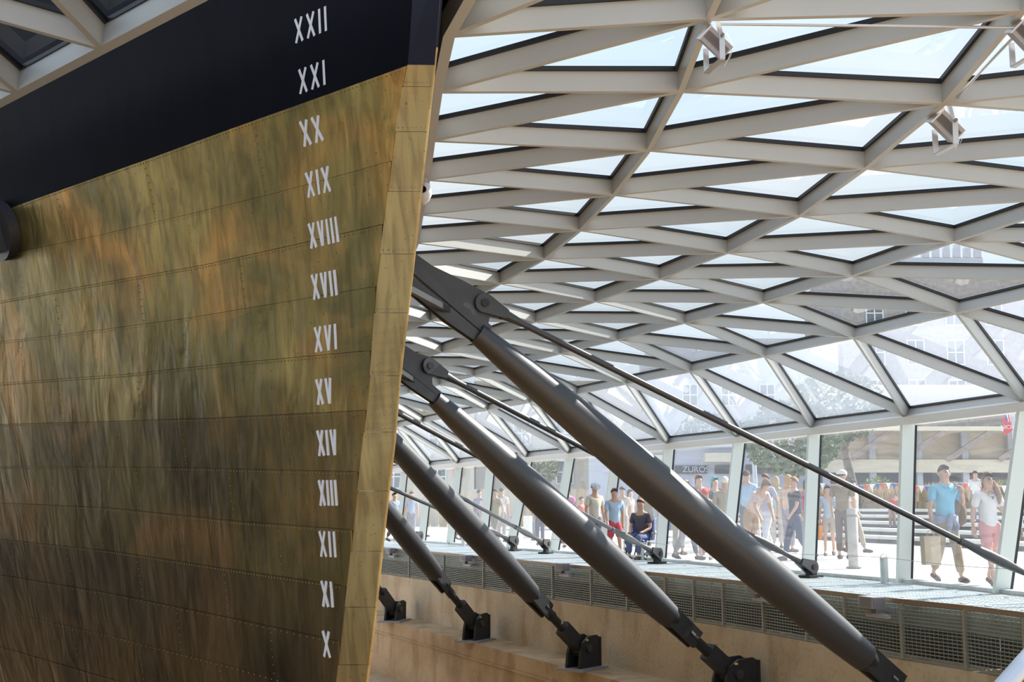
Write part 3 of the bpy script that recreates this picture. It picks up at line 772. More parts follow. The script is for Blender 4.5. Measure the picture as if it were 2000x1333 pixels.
def rod(p_px, p_y, q_px, q_y, r, label, nodes=None, deck=True, plane=None, first=False):
    P = atY(p_px[0], p_px[1], p_y) if plane is None else atP(p_px[0], p_px[1], *plane)
    Q = atY(q_px[0], q_px[1], q_y); d = (Q - P).normalized(); n = d.cross(UP).normalized()
    if n.y > 0: n = -n
    up = n.cross(d); up = up if up.z > 0 else -up
    root = tag(empty('tie_rod', (Q.x, Q.y, 0)), label, 'tie rod', 'thin tie rods above the struts')
    L = (Q - P).length; R = r
    def seg(t0, t1, r0, r1, name, n_=16): b = MB(); b.tube([P + d * t0, P + d * t1], [r0, r1], n_); b.build(name, M['steel'], root)
    E0 = R * 6.6
    seg(E0 * 1.0, E0 * 2.0, R * 1.7, R * 1.02, 'taper'); seg(E0 * 1.9, L * 0.80, R, R, 'bar')
    seg(L * 0.79, L * 0.805, R * 1.25, R * 1.3, 'lock_nut', 8); seg(L * 0.80, L * 0.845, R * 1.1, R * 1.75, 'turnbuckle_end'); seg(L * 0.845, L * 0.875, R * 1.75, R * 1.75, 'turnbuckle'); seg(L * 0.875, L * 0.915, R * 1.75, R * 1.05, 'turnbuckle_end')
    seg(L * 0.91, L - E0 * 1.9, R, R, 'bar'); seg(L - E0 * 2.2, L - E0 * 0.8, R * 1.02, R * 1.9, 'taper')
    def eye(c, s_, name):
        # rounded fork ear tapering to the rod, on both sides of the plate
        pl = []; rr = R * 2.9
        for k in range(15):
            a = PI / 2 + PI * k / 14; pl.append(c + d * s_ * (rr * math.cos(a)) + up * rr * math.sin(a))
        pl += [c + d * s_ * E0 * 1.15 - up * R * 1.25, c + d * s_ * E0 * 1.15 + up * R * 1.25]
        for t in (1, -1):
            b = MB(); b.prism(pl, n, t * R * 1.5 - R * .55, t * R * 1.5 + R * .55); b.build(name, M['steel'], root)
        b = MB(); cyl(b, c, n, R * 1.25, R * 4.9, 20); b.build('pin', M['steel_dark'], root)
    eye(P, 1, 'fork_ear'); eye(Q, -1, 'fork_ear')
    if deck:
        h = Q.z; fx = Vector((d.x, d.y, 0)).normalized()
        b = MB(); b.prism([Q + fx * R * 2.4 + UP * R * 1.2, Q - fx * R * 1.2 + UP * R * 1.6, Q - fx * R * 2.4 - UP * (h - .03), Q + fx * R * 3.0 - UP * (h - .03)], n, -R * .9, R * .9); b.build('lug', M['steel_dark'], root)
        b = MB(); b.beam(Q - fx * R * 4.2 + Vector((0, 0, -h)), Q + fx * R * 4.2 + Vector((0, 0, -h)), UP, R * 6.5, 0.004, 0.04); b.build('foot_plate', M['steel_dark'], root)
    return P, Q

B1 = dict(web=[(770, 478), (806, 494), (842, 520), (900, 548), (938, 568), (962, 582), (976, 602), (972, 622), (954, 620), (952, 632), (960, 640), (950, 652), (934, 646), (870, 588), (800, 532), (770, 505)],
          flange=[(760, 520), (800, 540), (870, 596), (946, 660), (932, 672), (868, 628), (800, 572), (760, 540)],
          edge=[(765, 505), (804, 532), (872, 590), (944, 652)])
T1, n1_, ax1, _ = strut((936, 655), 12.6, (1688, 1284), (1845, 1416), 15.1, 0.232, 0.46, 0.345, 'nearest and thickest charcoal strut slanting down from beside the bow', B1, att_a=(4.3, 3.28, -1))
B2 = dict(web=[(765, 668), (790, 676), (812, 690), (838, 698), (858, 712), (862, 728), (850, 738), (842, 738), (843, 752), (862, 768), (852, 774), (820, 752), (780, 716), (765, 706)],
          flange=[(760, 704), (790, 726), (858, 780), (848, 790), (800, 758), (760, 726)],
          edge=[(762, 706), (790, 722), (856, 775)])
T2, n2_, ax2, _ = strut((852, 783), 17.0, (1306, 1203), (1425, 1318), 19.6, 0.245, 0.50, 0.37, 'second nearest charcoal strut, its foot on the concrete ledge at the bottom edge', B2, att_a=(8.6, 3.25, -1))
strut((735, 830), 19.8, (1036, 1159), (1135, 1262), 24.3, 0.26, 0.46, 0.37, 'third charcoal strut from the front, ending midway along the ledge', att_a=(12.2, 3.2, -1))
strut((700, 930), 25.0, (849, 1120), (926, 1220), 29.3, 0.26, 0.44, 0.37, 'fourth charcoal strut, showing through the gap right of the bow edge', att_a=(16.2, 3.1, -1))
strut((640, 1010), 30.0, (704, 1100), (770, 1186), 34.4, 0.28, 0.42, 0.38, 'farthest strut, only its black foot showing beside the golden stem', att_a=(20, 3.0, -1))
# the strut of the near side whose round seat shows at the left edge
hs = hit(14, 450)
p = on_hull(hs[0], hs[1], 0.0); q = on_hull(hs[0], hs[1], 1.0); hn_ = (q - p).normalized(); dn_ = (LA * 0.9 + Vector((0, 0, -0.62))).normalized()
rt = tag(empty('hull_strut', tuple(p + LA * 7.2 + Vector((0, 0, LEDGE - p.z)))), 'dark round strut seat bolted on the golden hull at the left edge', 'strut', 'big dark struts propping the ship')
b = MB(); cyl(b, p + hn_ * 0.055, hn_, 0.245, 0.09, 40); b.build('hull_seat', M['steel'], rt)
b = MB(); b.beam(p + hn_ * 0.05 , p + hn_ * 0.34, UP, 0.24, -0.17, 0.17); b.build('seat_block', M['steel'], rt)
T = p + hn_ * 0.30; b = MB(); b.tube([T, T + dn_ * 3.2, T + dn_ * 6.5], [.12, .23, .16], 28); b.build('tube', M['steel'], rt)
b = MB(); e_ = T + dn_ * 6.5; b.tube([e_, e_ + dn_ * 0.9], [.12, .10], 16); b.beam(e_ + dn_ * .9, e_ + dn_ * .9 + Vector((0, 0, LEDGE - (e_ + dn_ * .9).z)), LA, .3, -.15, .15); b.build('clevis', M['steel_dark'], rt)

rod((943, 594), 12.6, (2082, 1160), 15.4, 0.036, 'nearest tie rod, running from the top bracket to beyond the right edge', plane=(T1, n1_))
rod((835, 716), 17.0, (1583, 1108), 21.4, 0.040, 'second tie rod, anchored on the walkway at centre right', plane=(T2, n2_))
rod((740, 787), 19.5, (1283, 1082), 26.7, 0.042, 'third tie rod, anchored on the walkway between the second and third struts')
rod((700, 861), 24.0, (1066, 1063), 32.5, 0.044, 'fourth tie rod, with its lug left of centre on the walkway')
rod((660, 910), 28.0, (1003, 1057), 34.6, 0.048, 'fifth tie rod, ending just left of the fourth rod lug')
rod((560, 945), 32.0, (818, 1047), 40, 0.050, 'farthest tie rod lug on the walkway behind the fourth strut')

# ------------------------------------------------------------------ spot lamps under the walkway edge
def edge_lamp(px, py, label, dark=False, s=1.0):
    i = min(range(1, len(front_px) + 1), key=lambda k: abs(front_px[k - 1][0] - px)) + 1; n = fn(i); e = (FP[i + 1] - FP[i - 1]).normalized()
    R3 = Matrix.Rotation(math.atan2(e.y, e.x), 3, 'Z'); c = atP(px, py, FP[i] - n * 0.17, n)
    r = tag(empty('edge_spotlight', tuple(c), 0), label, 'spotlight', 'spotlights under the walkway edge')
    b = MB(); b.box(c, 0.34 * s, 0.19 * s, 0.15 * s, R3); b.build('housing', M['grey_box'], r)
    b = MB(); b.box(c - e * 0.175 * s, 0.012, 0.17 * s, 0.13 * s, R3); b.box(c - e * -0.175 * s, 0.012, 0.17 * s, 0.13 * s, R3); b.build('lens_plate', M['fin'], r)
    b = MB(); b.box(c - n * 0.098 * s, 0.24 * s, 0.012, 0.12 * s, R3); b.build('front_grille', M['fin'], r)
    b = MB(); b.box(c + Vector((0, 0, -0.11 * s)), 0.07, 0.08, 0.09, R3); b.build('knuckle', M['fin'], r)
    b = MB(); b.box(c + Vector((0, 0, -0.165 * s)) - e * 0.14, 0.46 * s, 0.07, 0.05, R3); b.box(c + n * 0.12 + Vector((0, 0, -0.165 * s)), 0.07, 0.26, 0.05, R3); b.build('bracket', M['grey_box'], r)
edge_lamp(1702, 1177, 'grey box spotlight under the walkway edge, nearest to the camera')
edge_lamp(1478, 1150, 'dark box spotlight half hidden behind the thickest strut')
edge_lamp(1226, 1122, 'dark box spotlight half hidden behind the second strut')
edge_lamp(1098, 1108, 'grey box spotlight under the walkway edge between the second and third struts')
edge_lamp(910, 1091, 'grey box spotlight under the walkway edge left of the third strut')
edge_lamp(763, 1076, 'grey box spotlight under the walkway edge next to the golden stem')
# ------------------------------------------------------------------ roof floodlights
def flood(px, py, y, label, w=0.30):
    c = atY(px, py, y); r = tag(empty('roof_floodlight', tuple(c)), label, 'floodlight', 'floodlights hung from the roof frame')
    k = y / FPX                       # metres per pixel there
    vx = Vector((1, 0, 0)); vy = Vector((0, math.sin(PITCH), -math.cos(PITCH))) * -1; back = Vector((0, 1, 0))
    d1 = Vector((0.74, 0.25, -0.62)).normalized(); d2 = Vector((0.60, -0.25, 0.70)).normalized(); d2 = (d2 - d1 * d2.dot(d1)).normalized(); d3 = d1.cross(d2).normalized()
    Rm = Matrix((d1, d2, d3)).transposed()
    b = MB(); b.box(c, 62 * k, 34 * k, 30 * k, Rm); b.build('housing', M['grey_box'], r)
    b = MB()
    for i in range(9): b.box(c + d3 * (16 * k) * (1 if d3.y < 0 else -1) + d2 * (i - 4) * 1.9 * k, 56 * k, 0.7 * k, 4 * k, Rm)
    b.build('heat_sink', M['fin'], r)
    b = MB(); b.box(c - d1 * 32 * k, 3 * k, 38 * k, 33 * k, Rm); b.build('front_bezel', M['alu'], r)
    q = c + vx * 6 * k - Vector((0, 0.06, 0)); z1 = Vector((0, 0, -1))
    for o_, nm in ((Vector((8 * k, -0.10, 6 * k)), 0), (Vector((-14 * k, 0.10, 0)), 1)):
        b = MB(); p0 = c + o_; b.beam(p0, p0 + z1 * 52 * k, Vector((0, 1, 0)), 11 * k, -0.006, 0.006); b.build('yoke_arm', M['alu'], r)
    p0 = c + Vector((8 * k, -0.10, -46 * k)); p1 = c + Vector((-14 * k, 0.10, -52 * k))
    b = MB(); b.beam(p0, p1, UP, 11 * k, -0.006, 0.006); b.build('yoke_base', M['alu'], r)
    b = MB(); cyl(b, c + Vector((8 * k, -0.115, 2 * k)), Vector((0, 1, 0)), 3.4 * k, 0.03, 14); b.build('bolt', M['fin'], r)
    for s_ in (0, 1):
        b = MB(); pts = []
        for i in range(14):
            t = i / 13; pts.append(c + Vector(((18 + 16 * math.sin(t * 2.6 + s_ * .5)) * k, 0.03 * s_, (26 - (62 + 10 * s_) * t) * k)))
        b.tube(pts, 0.5 * k, 5); b.build('cable', M['white'], r)
    b = MB(); b.beam(c + d2 * 18 * k, atY(px + 2, py - 50, y) , Vector((1, 0, 0)), 8 * k, -4 * k, 4 * k); b.build('stem_bracket', M['alu'], r)
flood(1397, 84, 7.35, 'boxy grey floodlight on the lattice node above centre right')
flood(1848, 246, 9.0, 'boxy grey floodlight at the lattice node right of the other, lower down')
flood(2002, 72, 7.2, 'boxy grey floodlight cut off by the upper right edge')
def pipe(pts, r, label, name='conduit'):
    b = MB(); b.tube(pts, r, 10); o = b.build(name, M['alu']); tag(o, label, 'pipe')
pipe([atY(1400, 47, 7.4), atY(1700, 50.5, 7.3), atY(1985, 54, 7.15)], 0.009, 'thin straight metal conduit between the two upper floodlights')
pipe([atY(1990, 62, 7.2), atY(1920, 135, 8.0), atY(1856, 206, 8.9)], 0.010, 'thin metal conduit along the diagonal beam down to the right floodlight')
# dome camera on the ring beam beside the stem
c = atY(827, 381, 10.6); r = tag(empty('dome_camera', tuple(c)), 'small white dome camera peeping out beside the golden stem', 'camera')
b = MB(); b.tube([c + Vector((0, 0, 0.10)), c + Vector((0, 0, 0.03)), c, c + Vector((0, 0, -0.05)), c + Vector((0, 0, -0.09))], [.055, .075, .075, .055, .01], 20); b.build('housing', M['cctv'], r)
b = MB(); b.tube([c + Vector((0.0, -.03, 0.035)), c + Vector((0.0, -.09, 0.03))], [.04, .03], 16); b.build('lens', M['black'], r)
b = MB(); b.beam(c + Vector((0, 0, .09)), c + Vector((0.03, 0, .30)), Vector((1, 0, 0)), .04, -.02, .02); b.build('arm', M['cctv'], r)

# ------------------------------------------------------------------ low steel posts with cables along the wall
def cable_post(px, py, label, h=0.38):
    p = atZ(px, py, 0.004); r = tag(empty('cable_post', tuple(p)), label, 'post', 'short steel cable posts along the glass wall')
    b = MB(); b.tube([p, p + UP * h], [0.062, 0.062], 20); b.build('tube', M['zinc'], r)
    b = MB(); b.tube([p + UP * h, p + UP * (h + .012)], [0.066, 0.066], 20); b.build('cap', M['alu'], r)
    b = MB(); pts = [p + UP * (h + .01) + Vector((math.cos(t) * .05, 0, math.sin(t) * .06)) for t in [PI * k / 8 for k in range(9)]]; b.tube(pts, .008, 6); b.build('cable_eye', M['alu'], r)
    return p + UP * (h + 0.02)
cp = [cable_post(2120, 1180, 'short steel post beyond the right edge'), cable_post(1728, 1139, 'short steel post with a loop on top, nearest one on the walkway'), cable_post(1255, 1094, 'short steel post behind the second rod lug'), cable_post(905, 1067, 'short steel post at the far end of the walkway')]
for i, (a, b_) in enumerate(zip(cp[:-1], cp[1:])):
    for z in (0.0,):
        m = MB(); k = 8; m.tube([a.lerp(b_, t / k) - UP * (0.05 * math.sin(PI * t / k) + z) for t in range(k + 1)], 0.005, 6)
        tag(m.build('safety_cable', M['grey_box']), ['thin cable leading off past the right edge', 'thin cable from the looped post leftwards past the second rod lug', 'thin cable along the far stretch of the glass wall'][i], 'cable')
# handrail crossing the lower right corner
P_ = [atY(2120, 1165, 3.4), atY(2000, 1297, 3.2), atY(1958, 1345, 3.12), atY(1880, 1440, 3.0)]
b = MB(); b.tube(P_, 0.024, 20); r = b.build('handrail', M['alu']); tag(r, 'polished steel handrail crossing the lower right corner', 'handrail')
b = MB(); b.tube([atY(2060, 1231, 3.3), atY(2060, 1231, 3.3) + Vector((0, 0, -1.6))], 0.016, 12); b.build('baluster', M['alu'], r)
b = MB(); b.box(atY(2060, 1231, 3.3) + Vector((0, 0, -3.9)), 1.2, 1.2, 4.6); 
tag(b.build('stair_block', M['concrete_low']), 'concrete stair head below the lower right corner', 'stair')

# ================================================================== OUTSIDE
M['riser'] = mat('step_riser', (0.24, 0.22, 0.20), 0.9)
M['tread'] = mat('step_stone', (0.70, 0.68, 0.64), 0.8, var=0.05, vscale=2)
M['reed'] = mat('dry_reed', (0.60, 0.45, 0.26), 0.9, var=0.25, vscale=1.5)
M['soil'] = mat('bed_soil', (0.42, 0.31, 0.19), 0.95, var=0.3)
M['green'] = mat('bush_green', (0.22, 0.30, 0.08), 0.85, var=0.4, vscale=5)
M['leaf'] = mat('tree_leaf', (0.14, 0.19, 0.09), 0.8, var=0.4, vscale=4)
M['bark'] = mat('bark', (0.17, 0.14, 0.11), 0.9, var=0.3, bump=0.4)
M['cream'] = mat('cream_fascia', (0.72, 0.66, 0.54), 0.7, var=0.05)
M['brown_brick'] = mat('brown_brick', (0.38, 0.34, 0.32), 0.9, var=0.2, vscale=3)
M['grey_brick'] = mat('grey_render', (0.62, 0.63, 0.68), 0.9, var=0.06, vscale=1)
M['beige'] = mat('beige_render', (0.58, 0.50, 0.40), 0.9, var=0.1, vscale=1)
M['lav'] = mat('lavender_panel', (0.50, 0.52, 0.62), 0.6)
M['winglass'] = mat('far_window_glass', (0.10, 0.12, 0.14), 0.15)
M['winframe'] = mat('white_sash', (0.75, 0.78, 0.80), 0.6)
M['darkglass'] = mat('shaded_shopfront', (0.055, 0.055, 0.065), 0.3)
M['stonepost'] = mat('stone_bollard', (0.46, 0.43, 0.40), 0.85, var=0.15)
M['red'] = mat('red_cloth', (0.62, 0.06, 0.06), 0.8)
M['blue'] = mat('blue_cloth', (0.06, 0.09, 0.36), 0.8)
M['whitec'] = mat('white_cloth', (0.78, 0.77, 0.75), 0.8)

# ---- terrace steps, five stone slabs on shadowed risers
SL = [Vector((18.5, 18, 0)), Vector((15.6, 28, 0)), Vector((14.1, 36, 0)), Vector((12.2, 45, 0)), Vector((10.0, 56, 0)), Vector((8.6, 64, 0))]
def off2(P, t, z):
    out = []
    for i in range(len(P)):
        a = P[min(i + 1, len(P) - 1)] - P[max(i - 1, 0)]; n = Vector((a.y, -a.x, 0)).normalized()
        if n.x < 0: n = -n
        out.append(P[i] + n * t + Vector((0, 0, z)))
    return out
steps = tag(empty('terrace_steps', (14, 36, 0)), 'wide pale stone terrace steps with shadowed risers behind the walkers', 'steps')
for k in range(5):
    f0 = off2(SL, k * 0.85, 0.23 * k); 
    for i in range(len(SL) - 1):
        segs = 4
        for s in range(segs):
            a = f0[i].lerp(f0[i + 1], s / segs + .004); b_ = f0[i].lerp(f0[i + 1], (s + 1) / segs - .004)
            n = Vector((b_.y - a.y, a.x - b_.x, 0)).normalized(); n = n if n.x > 0 else -n
            m = MB(); m.hexa([a - n * .05 + UP * .12, b_ - n * .05 + UP * .12, b_ + n * .9 + UP * .12, a + n * .9 + UP * .12], [a - n * .05 + UP * .23, b_ - n * .05 + UP * .23, b_ + n * .9 + UP * .23, a + n * .9 + UP * .23])
            m.build('slab', M['tread'], steps)
        a, b_ = f0[i], f0[i + 1]; n = Vector((b_.y - a.y, a.x - b_.x, 0)).normalized(); n = n if n.x > 0 else -n
        m = MB(); m.hexa([a + n * .08 - UP * .02, b_ + n * .08 - UP * .02, b_ + n * .9 - UP * .02, a + n * .9 - UP * .02], [a + n * .08 + UP * .12, b_ + n * .08 + UP * .12, b_ + n * .9 + UP * .12, a + n * .9 + UP * .12])
        m.build('riser', M['riser'], steps)
# ---- raised bed with dry reeds behind
bed = tag(empty('planting_bed', (19, 38, 0)), 'raised bed of dry tan grasses above the terrace steps', 'planting bed')
P0 = off2(SL, 5.6, 0); P1 = off2(SL, 11, 0)
b = MB()
for i in range(len(SL) - 1):
    b.hexa([P0[i], P0[i + 1], P1[i + 1], P1[i]], [p + UP * 1.45 for p in (P0[i], P0[i + 1], P1[i + 1], P1[i])])
b.build('bed_wall', M['soil'], bed)
b = MB()
for k in range(14000):
    i = random.randrange(len(SL) - 1); t = random.random(); u = random.random() ** 3
    p = P0[i].lerp(P0[i + 1], t).lerp(P1[i].lerp(P1[i + 1], t), u); h = random.uniform(.30, .85); w = random.uniform(.06, .12); a = random.random() * PI
    q = Vector((math.cos(a) * w, math.sin(a) * w, 0)); tip = p + Vector((random.uniform(-.15, .15), random.uniform(-.15, .15), 1.42 + h))
    b.add([p + q + UP * 1.42, p - q + UP * 1.42, tip], [(0, 1, 2)])
o = b.build('reeds', M['reed'], bed, False); o['kind'] = 'stuff'
def leafball(c, rx, ry, rz, n, s, name, m, parent=None):
    b = MB()
    for k in range(n):
        v = Vector((random.gauss(0, 1), random.gauss(0, 1), random.gauss(0, 1))).normalized() * random.uniform(.55, 1) ** .5
        p = c + Vector((v.x * rx, v.y * ry, v.z * rz)); a = Vector((random.gauss(0, 1), random.gauss(0, 1), random.gauss(0, 1))).normalized(); d = a.orthogonal().normalized(); e = a.cross(d)
        q = s * random.uniform(.6, 1.3); b.add([p - d * q, p + e * q * .5, p + d * q, p - e * q * .5], [(0, 1, 2, 3)])
    return b.build(name, m, parent, False)
def bush(px, py, y, r, label):
    c = atY(px, py, y); rt = tag(empty('bush', (c.x, c.y, 1.42)), label, 'bush', 'green bushes in the reed bed')
    o = leafball(Vector((c.x, c.y, 1.42 + r * .5)), r, r, r * .7, 500, .09, 'foliage', M['green'], rt); o['kind'] = 'stuff'
    b = MB(); b.tube([Vector((c.x, c.y, 1.35)), Vector((c.x, c.y, 1.42 + r * .5))], .04, 6); b.build('stem', M['bark'], rt)
bush(1715, 968, 57.2, 1.0, 'light green bush in the reeds above the bending person in red')
bush(1862, 950, 48.6, 0.6, 'light green bush just right of the head of the man in blue')
bush(1985, 960, 44.6, 0.7, 'light green bush at the right edge of the reed bed')
# ---- bollards
def bollard(px, y, h, r, label):
    g = atZ(px, 993 + EYE * FPX / y, 0); rt = tag(empty('stone_bollard', (g.x, g.y, 0)), label, 'bollard', 'stone bollards on the plaza')
    b = MB(); b.tube([g, g + UP * (h - .02), g + UP * h], [r, r, r - .02], 24); b.build('shaft', M['stonepost'], rt)
    b = MB(); b.tube([g + UP * (h - .16), g + UP * (h - .12)], [r + .006, r + .006], 24); b.build('groove_ring', M['riser'], rt)
    b = MB(); b.tube([g - UP * .01, g + UP * .02], [r + .05, r + .05], 24); b.build('foot_collar', M['riser'], rt)
bollard(1668, 24.3, 1.17, .105, 'pale stone bollard outside, right of the dark standing walker')
bollard(1369, 29.5, 1.10, .105, 'pale stone bollard outside, just above the thickest strut')
bollard(1168, 36, 1.0, .11, 'pale stone bollard outside, left of the child in red shorts')
bollard(1003, 44, 1.0, .12, 'pale stone bollard far along the plaza')
# ---- buildings
def building(name, label, px0, px1, ytop, y, depth, wallm, rows, pitch, wsize, frames=True, parapet=0.4, roofm=None, z0=3.2, floor=3.0):
    a = atY(px0, ytop, y); b_ = atY(px1, ytop, y); h = a.z
    rt = tag(empty(name, ((a.x + b_.x) / 2, y, 0)), label, 'building', 'buildings around the plaza')
    m = MB(); m.hexa([Vector((a.x, y, -.1)), Vector((b_.x, y, -.1)), Vector((b_.x, y + depth, -.1)), Vector((a.x, y + depth, -.1))], [Vector((a.x, y, h)), Vector((b_.x, y, h)), Vector((b_.x, y + depth, h)), Vector((a.x, y + depth, h))])
    m.build('wall', wallm, rt)
    m = MB(); m.box(((a.x + b_.x) / 2, y - .08, h), b_.x - a.x + .3, .5, parapet); m.build('cornice', roofm or wallm, rt)
    n = max(1, int((b_.x - a.x - 1) / pitch)); x0 = a.x + ((b_.x - a.x) - (n - 1) * pitch) / 2
    ws, hs_ = wsize
    gm = MB(); gm.box((0, 0, 0), ws, .10, hs_); gme = None; fme = None
    for r in range(rows):
        z = z0 + r * floor
        if z + hs_ / 2 > h - .3: break
        for k in range(n):
            x = x0 + k * pitch
            if gme is None:
                o = gm.build('window', M['winglass'], rt); gme = o.data
                f = MB()
                for dx in (-ws / 2, ws / 2, 0): f.box((dx, -.06, 0), .09, .06, hs_ + .09)
                for dz in (-hs_ / 2, hs_ / 2, 0): f.box((0, -.06, dz), ws + .09, .05, .09)
                fo = f.build('sash', M['winframe'], o); fme = fo.data
            else:
                o = bpy.data.objects.new('window', gme); COL.objects.link(o); o.parent = rt; o.matrix_parent_inverse = rt.matrix_basis.inverted()
                fo = bpy.data.objects.new('sash', fme); COL.objects.link(fo); fo.parent = o
            o.location = (x, y, z)
            fo.location = (0, 0, 0); fo.matrix_parent_inverse = Matrix()
    return rt, a, b_
building('town_house', 'tall brown brick house with white sash windows behind the canopy', 1640, 2230, 525, 95, 12, M['brown_brick'], 5, 3.1, (1.3, 1.9), z0=3.9, floor=3.1)
building('town_house', 'grey building seen through the lower roof panes left of the tower', 1280, 1636, 668, 92, 12, M['grey_brick'], 4, 2.9, (1.1, 1.6), z0=3.6, floor=3.0)
_, _, _ = shop = building('shop_row', 'low grey shop row with dark sign panels behind the crowd', 1160, 1580, 868, 70, 5, M['lav'], 0, 3, (1, 1))
town = building('town_house', 'pale beige building at the far left of the plaza', 930, 1274, 750, 98, 8, M['beige'], 3, 3.4, (1.3, 1.8), z0=4.0, floor=3.1)
town2 = building('town_house', 'far cream building glimpsed between the struts by the stem', 700, 926, 800, 96, 10, M['cream'], 2, 3.4, (1.3, 1.8), z0=3.6, floor=3.0)
# battlemented tower top
c0_, c1_ = atY(1690, 520, 110), atY(1918, 478, 110)
rt = tag(empty('battlement_tower', ((c0_.x + c1_.x) / 2, 110, 0)), 'grey battlemented tower top seen through the roof panes at right', 'tower')
b = MB(); b.hexa([Vector((c0_.x, 110, 0)), Vector((c1_.x, 110, 0)), Vector((c1_.x, 118, 0)), Vector((c0_.x, 118, 0))], [Vector((c0_.x, 110, c1_.z - 1.2)), Vector((c1_.x, 110, c1_.z - 1.2)), Vector((c1_.x, 118, c1_.z - 1.2)), Vector((c0_.x, 118, c1_.z - 1.2))]); b.build('tower_body', M['grey_brick'], rt)
for k in range(6):
    x = c1_.x - .4 - k * 0.95; b = MB(); b.box((x, 110.3, c1_.z - .6), .6, .6, 1.25); b.build('merlon', M['grey_brick'], rt)
# pavilion with cream canopy
Y = 68
def slab(b, x0, x1, z0, z1, y0, y1): b.box(((x0 + x1) / 2, (y0 + y1) / 2, (z0 + z1) / 2), x1 - x0, y1 - y0, z1 - z0)
def X(px, y): return (px - 1000) / FPX * y * 1.0
def Zy(py, y): return atY(1700, py, y).z
pv = tag(empty('canopy_pavilion', (26, Y, 0)), 'pavilion with deep cream canopy over a dark shopfront behind the bunting', 'pavilion')
b = MB(); slab(b, X(1605, Y), X(2300, Y), Zy(924, Y), Zy(899, Y), Y - .5, Y + .2); b.build('lower_fascia', M['cream'], pv)
b = MB(); slab(b, X(1600, Y), X(2300, Y), Zy(846, Y), Zy(838, Y), Y - 2.0, Y + 6); b.build('roof_slab', M['cream'], pv)
b = MB(); slab(b, X(1625, Y), X(2300, Y), 0.0, Zy(850, Y), Y + 2.4, Y + 6); b.build('shopfront', M['darkglass'], pv)
b = MB(); slab(b, X(1610, Y), X(2300, Y), Zy(899, Y), Zy(846, Y), Y + .2, Y + 2.4); b.build('upper_wall', M['beige'], pv)
for px in (1610, 1700, 1790, 1880, 1970, 2060):
    b = MB(); slab(b, X(px, Y) - .17, X(px, Y) + .17, 0, Zy(846, Y), Y - .2, Y + .1); b.build('column', M['lav'], pv)
for px in (1650, 1750, 1840, 1940):
    b = MB(); b.beam((X(px, Y), Y - .6, Zy(899, Y)), (X(px + 75, Y), Y - 1.6, Zy(846, Y)), Vector((0, 1, 0)), .3, -.12, .12); b.build('brace', M['brown_brick'], pv)
Y2 = 78
pv2 = tag(empty('flat_roof_kiosk', (30, Y2, 0)), 'bright cream flat roof edge seen through the lowest roof panes', 'pavilion')
b = MB(); slab(b, X(1560, Y2), X(2260, Y2), Zy(800, Y2), Zy(752, Y2), Y2, Y2 + 5); b.build('roof_edge', M['cream'], pv2)
b = MB(); slab(b, X(1580, Y2), X(2260, Y2), 0, Zy(800, Y2), Y2 + 1, Y2 + 5); b.build('wall', M['brown_brick'], pv2)
# shop row front: sign panels
def mesh_text(body, size, ext, loc, m, parent):
    fc = bpy.data.curves.new('lettering', 'FONT'); fc.body = body; fc.size = size; fc.extrude = ext; fc.align_x = 'CENTER'; fc.align_y = 'CENTER'
    t = bpy.data.objects.new('t', fc); COL.objects.link(t); ev = t.evaluated_get(bpy.context.evaluated_depsgraph_get()); me = bpy.data.meshes.new_from_object(ev); bpy.data.objects.remove(t)
    me.materials.clear(); me.materials.append(m); o = bpy.data.objects.new('lettering', me); COL.objects.link(o); o.location = loc; o.rotation_euler = (PI / 2, 0, 0); o.parent = parent; o.matrix_parent_inverse = parent.matrix_basis.inverted()
def panel(name, label, px0, py0, px1, py1, y, m, parent, th=.12, th2=0):
    a = atY(px0, py0, y); c = atY(px1, py1, y); b = MB(); b.box(((a.x + c.x) / 2, y + th2, (a.z + c.z) / 2), abs(c.x - a.x), th, abs(a.z - c.z)); o = b.build(name, m, parent); o['label'] = label; return o, a, c
def panel_thing(name, label, cat, px0, py0, px1, py1, y, m, th=.12):
    a = atY(px0, py0, y); c = atY(px1, py1, y); b = MB(); b.box(((a.x + c.x) / 2, y, (a.z + c.z) / 2), abs(c.x - a.x), th, abs(a.z - c.z)); o = b.build(name, m); return tag(o, label, cat), a, c
o, a, c = panel('sign_board', 'dark sign board with faint lettering', 1318, 910, 1382, 926, 69.9, M['darkglass'], shop[0])
mesh_text('ZUROS', .47, .01, ((a.x + c.x) / 2 + .25, 69.8, (a.z + c.z) / 2), M['lav'], shop[0])
panel('sign_board', 'dark shop fascia panel', 1396, 910, 1436, 926, 69.9, M['darkglass'], shop[0])
panel('sign_board', 'dark shop fascia panel', 1456, 908, 1520, 926, 69.9, M['darkglass'], shop[0])
panel('awning', 'cream awning', 1375, 886, 1440, 903, 69.6, M['cream'], shop[0], .8)
panel('awning', 'cream awning', 1210, 890, 1300, 903, 69.6, M['cream'], shop[0], .8)
panel('awning', 'cream awning', 1030, 900, 1088, 909, 97.8, M['cream'], town[0], .8)
panel('sign_board', 'red sign board', 886, 914, 903, 932, 95.8, M['red'], town2[0], .4)
hb = tag(empty('timber_hoarding', (0, 79, 0)), 'tan boarded hoarding behind the far crowd', 'hoarding')
x = X(742, 79)
while x < X(1262, 79):
    w = .55; b = MB(); slab(b, x, x + w - .05, 0, 2.3 + .1 * random.random(), 79, 79.12 + .05 * random.random()); b.build('board', M['beige'] if random.random() < .6 else M['reed'], hb); x += w
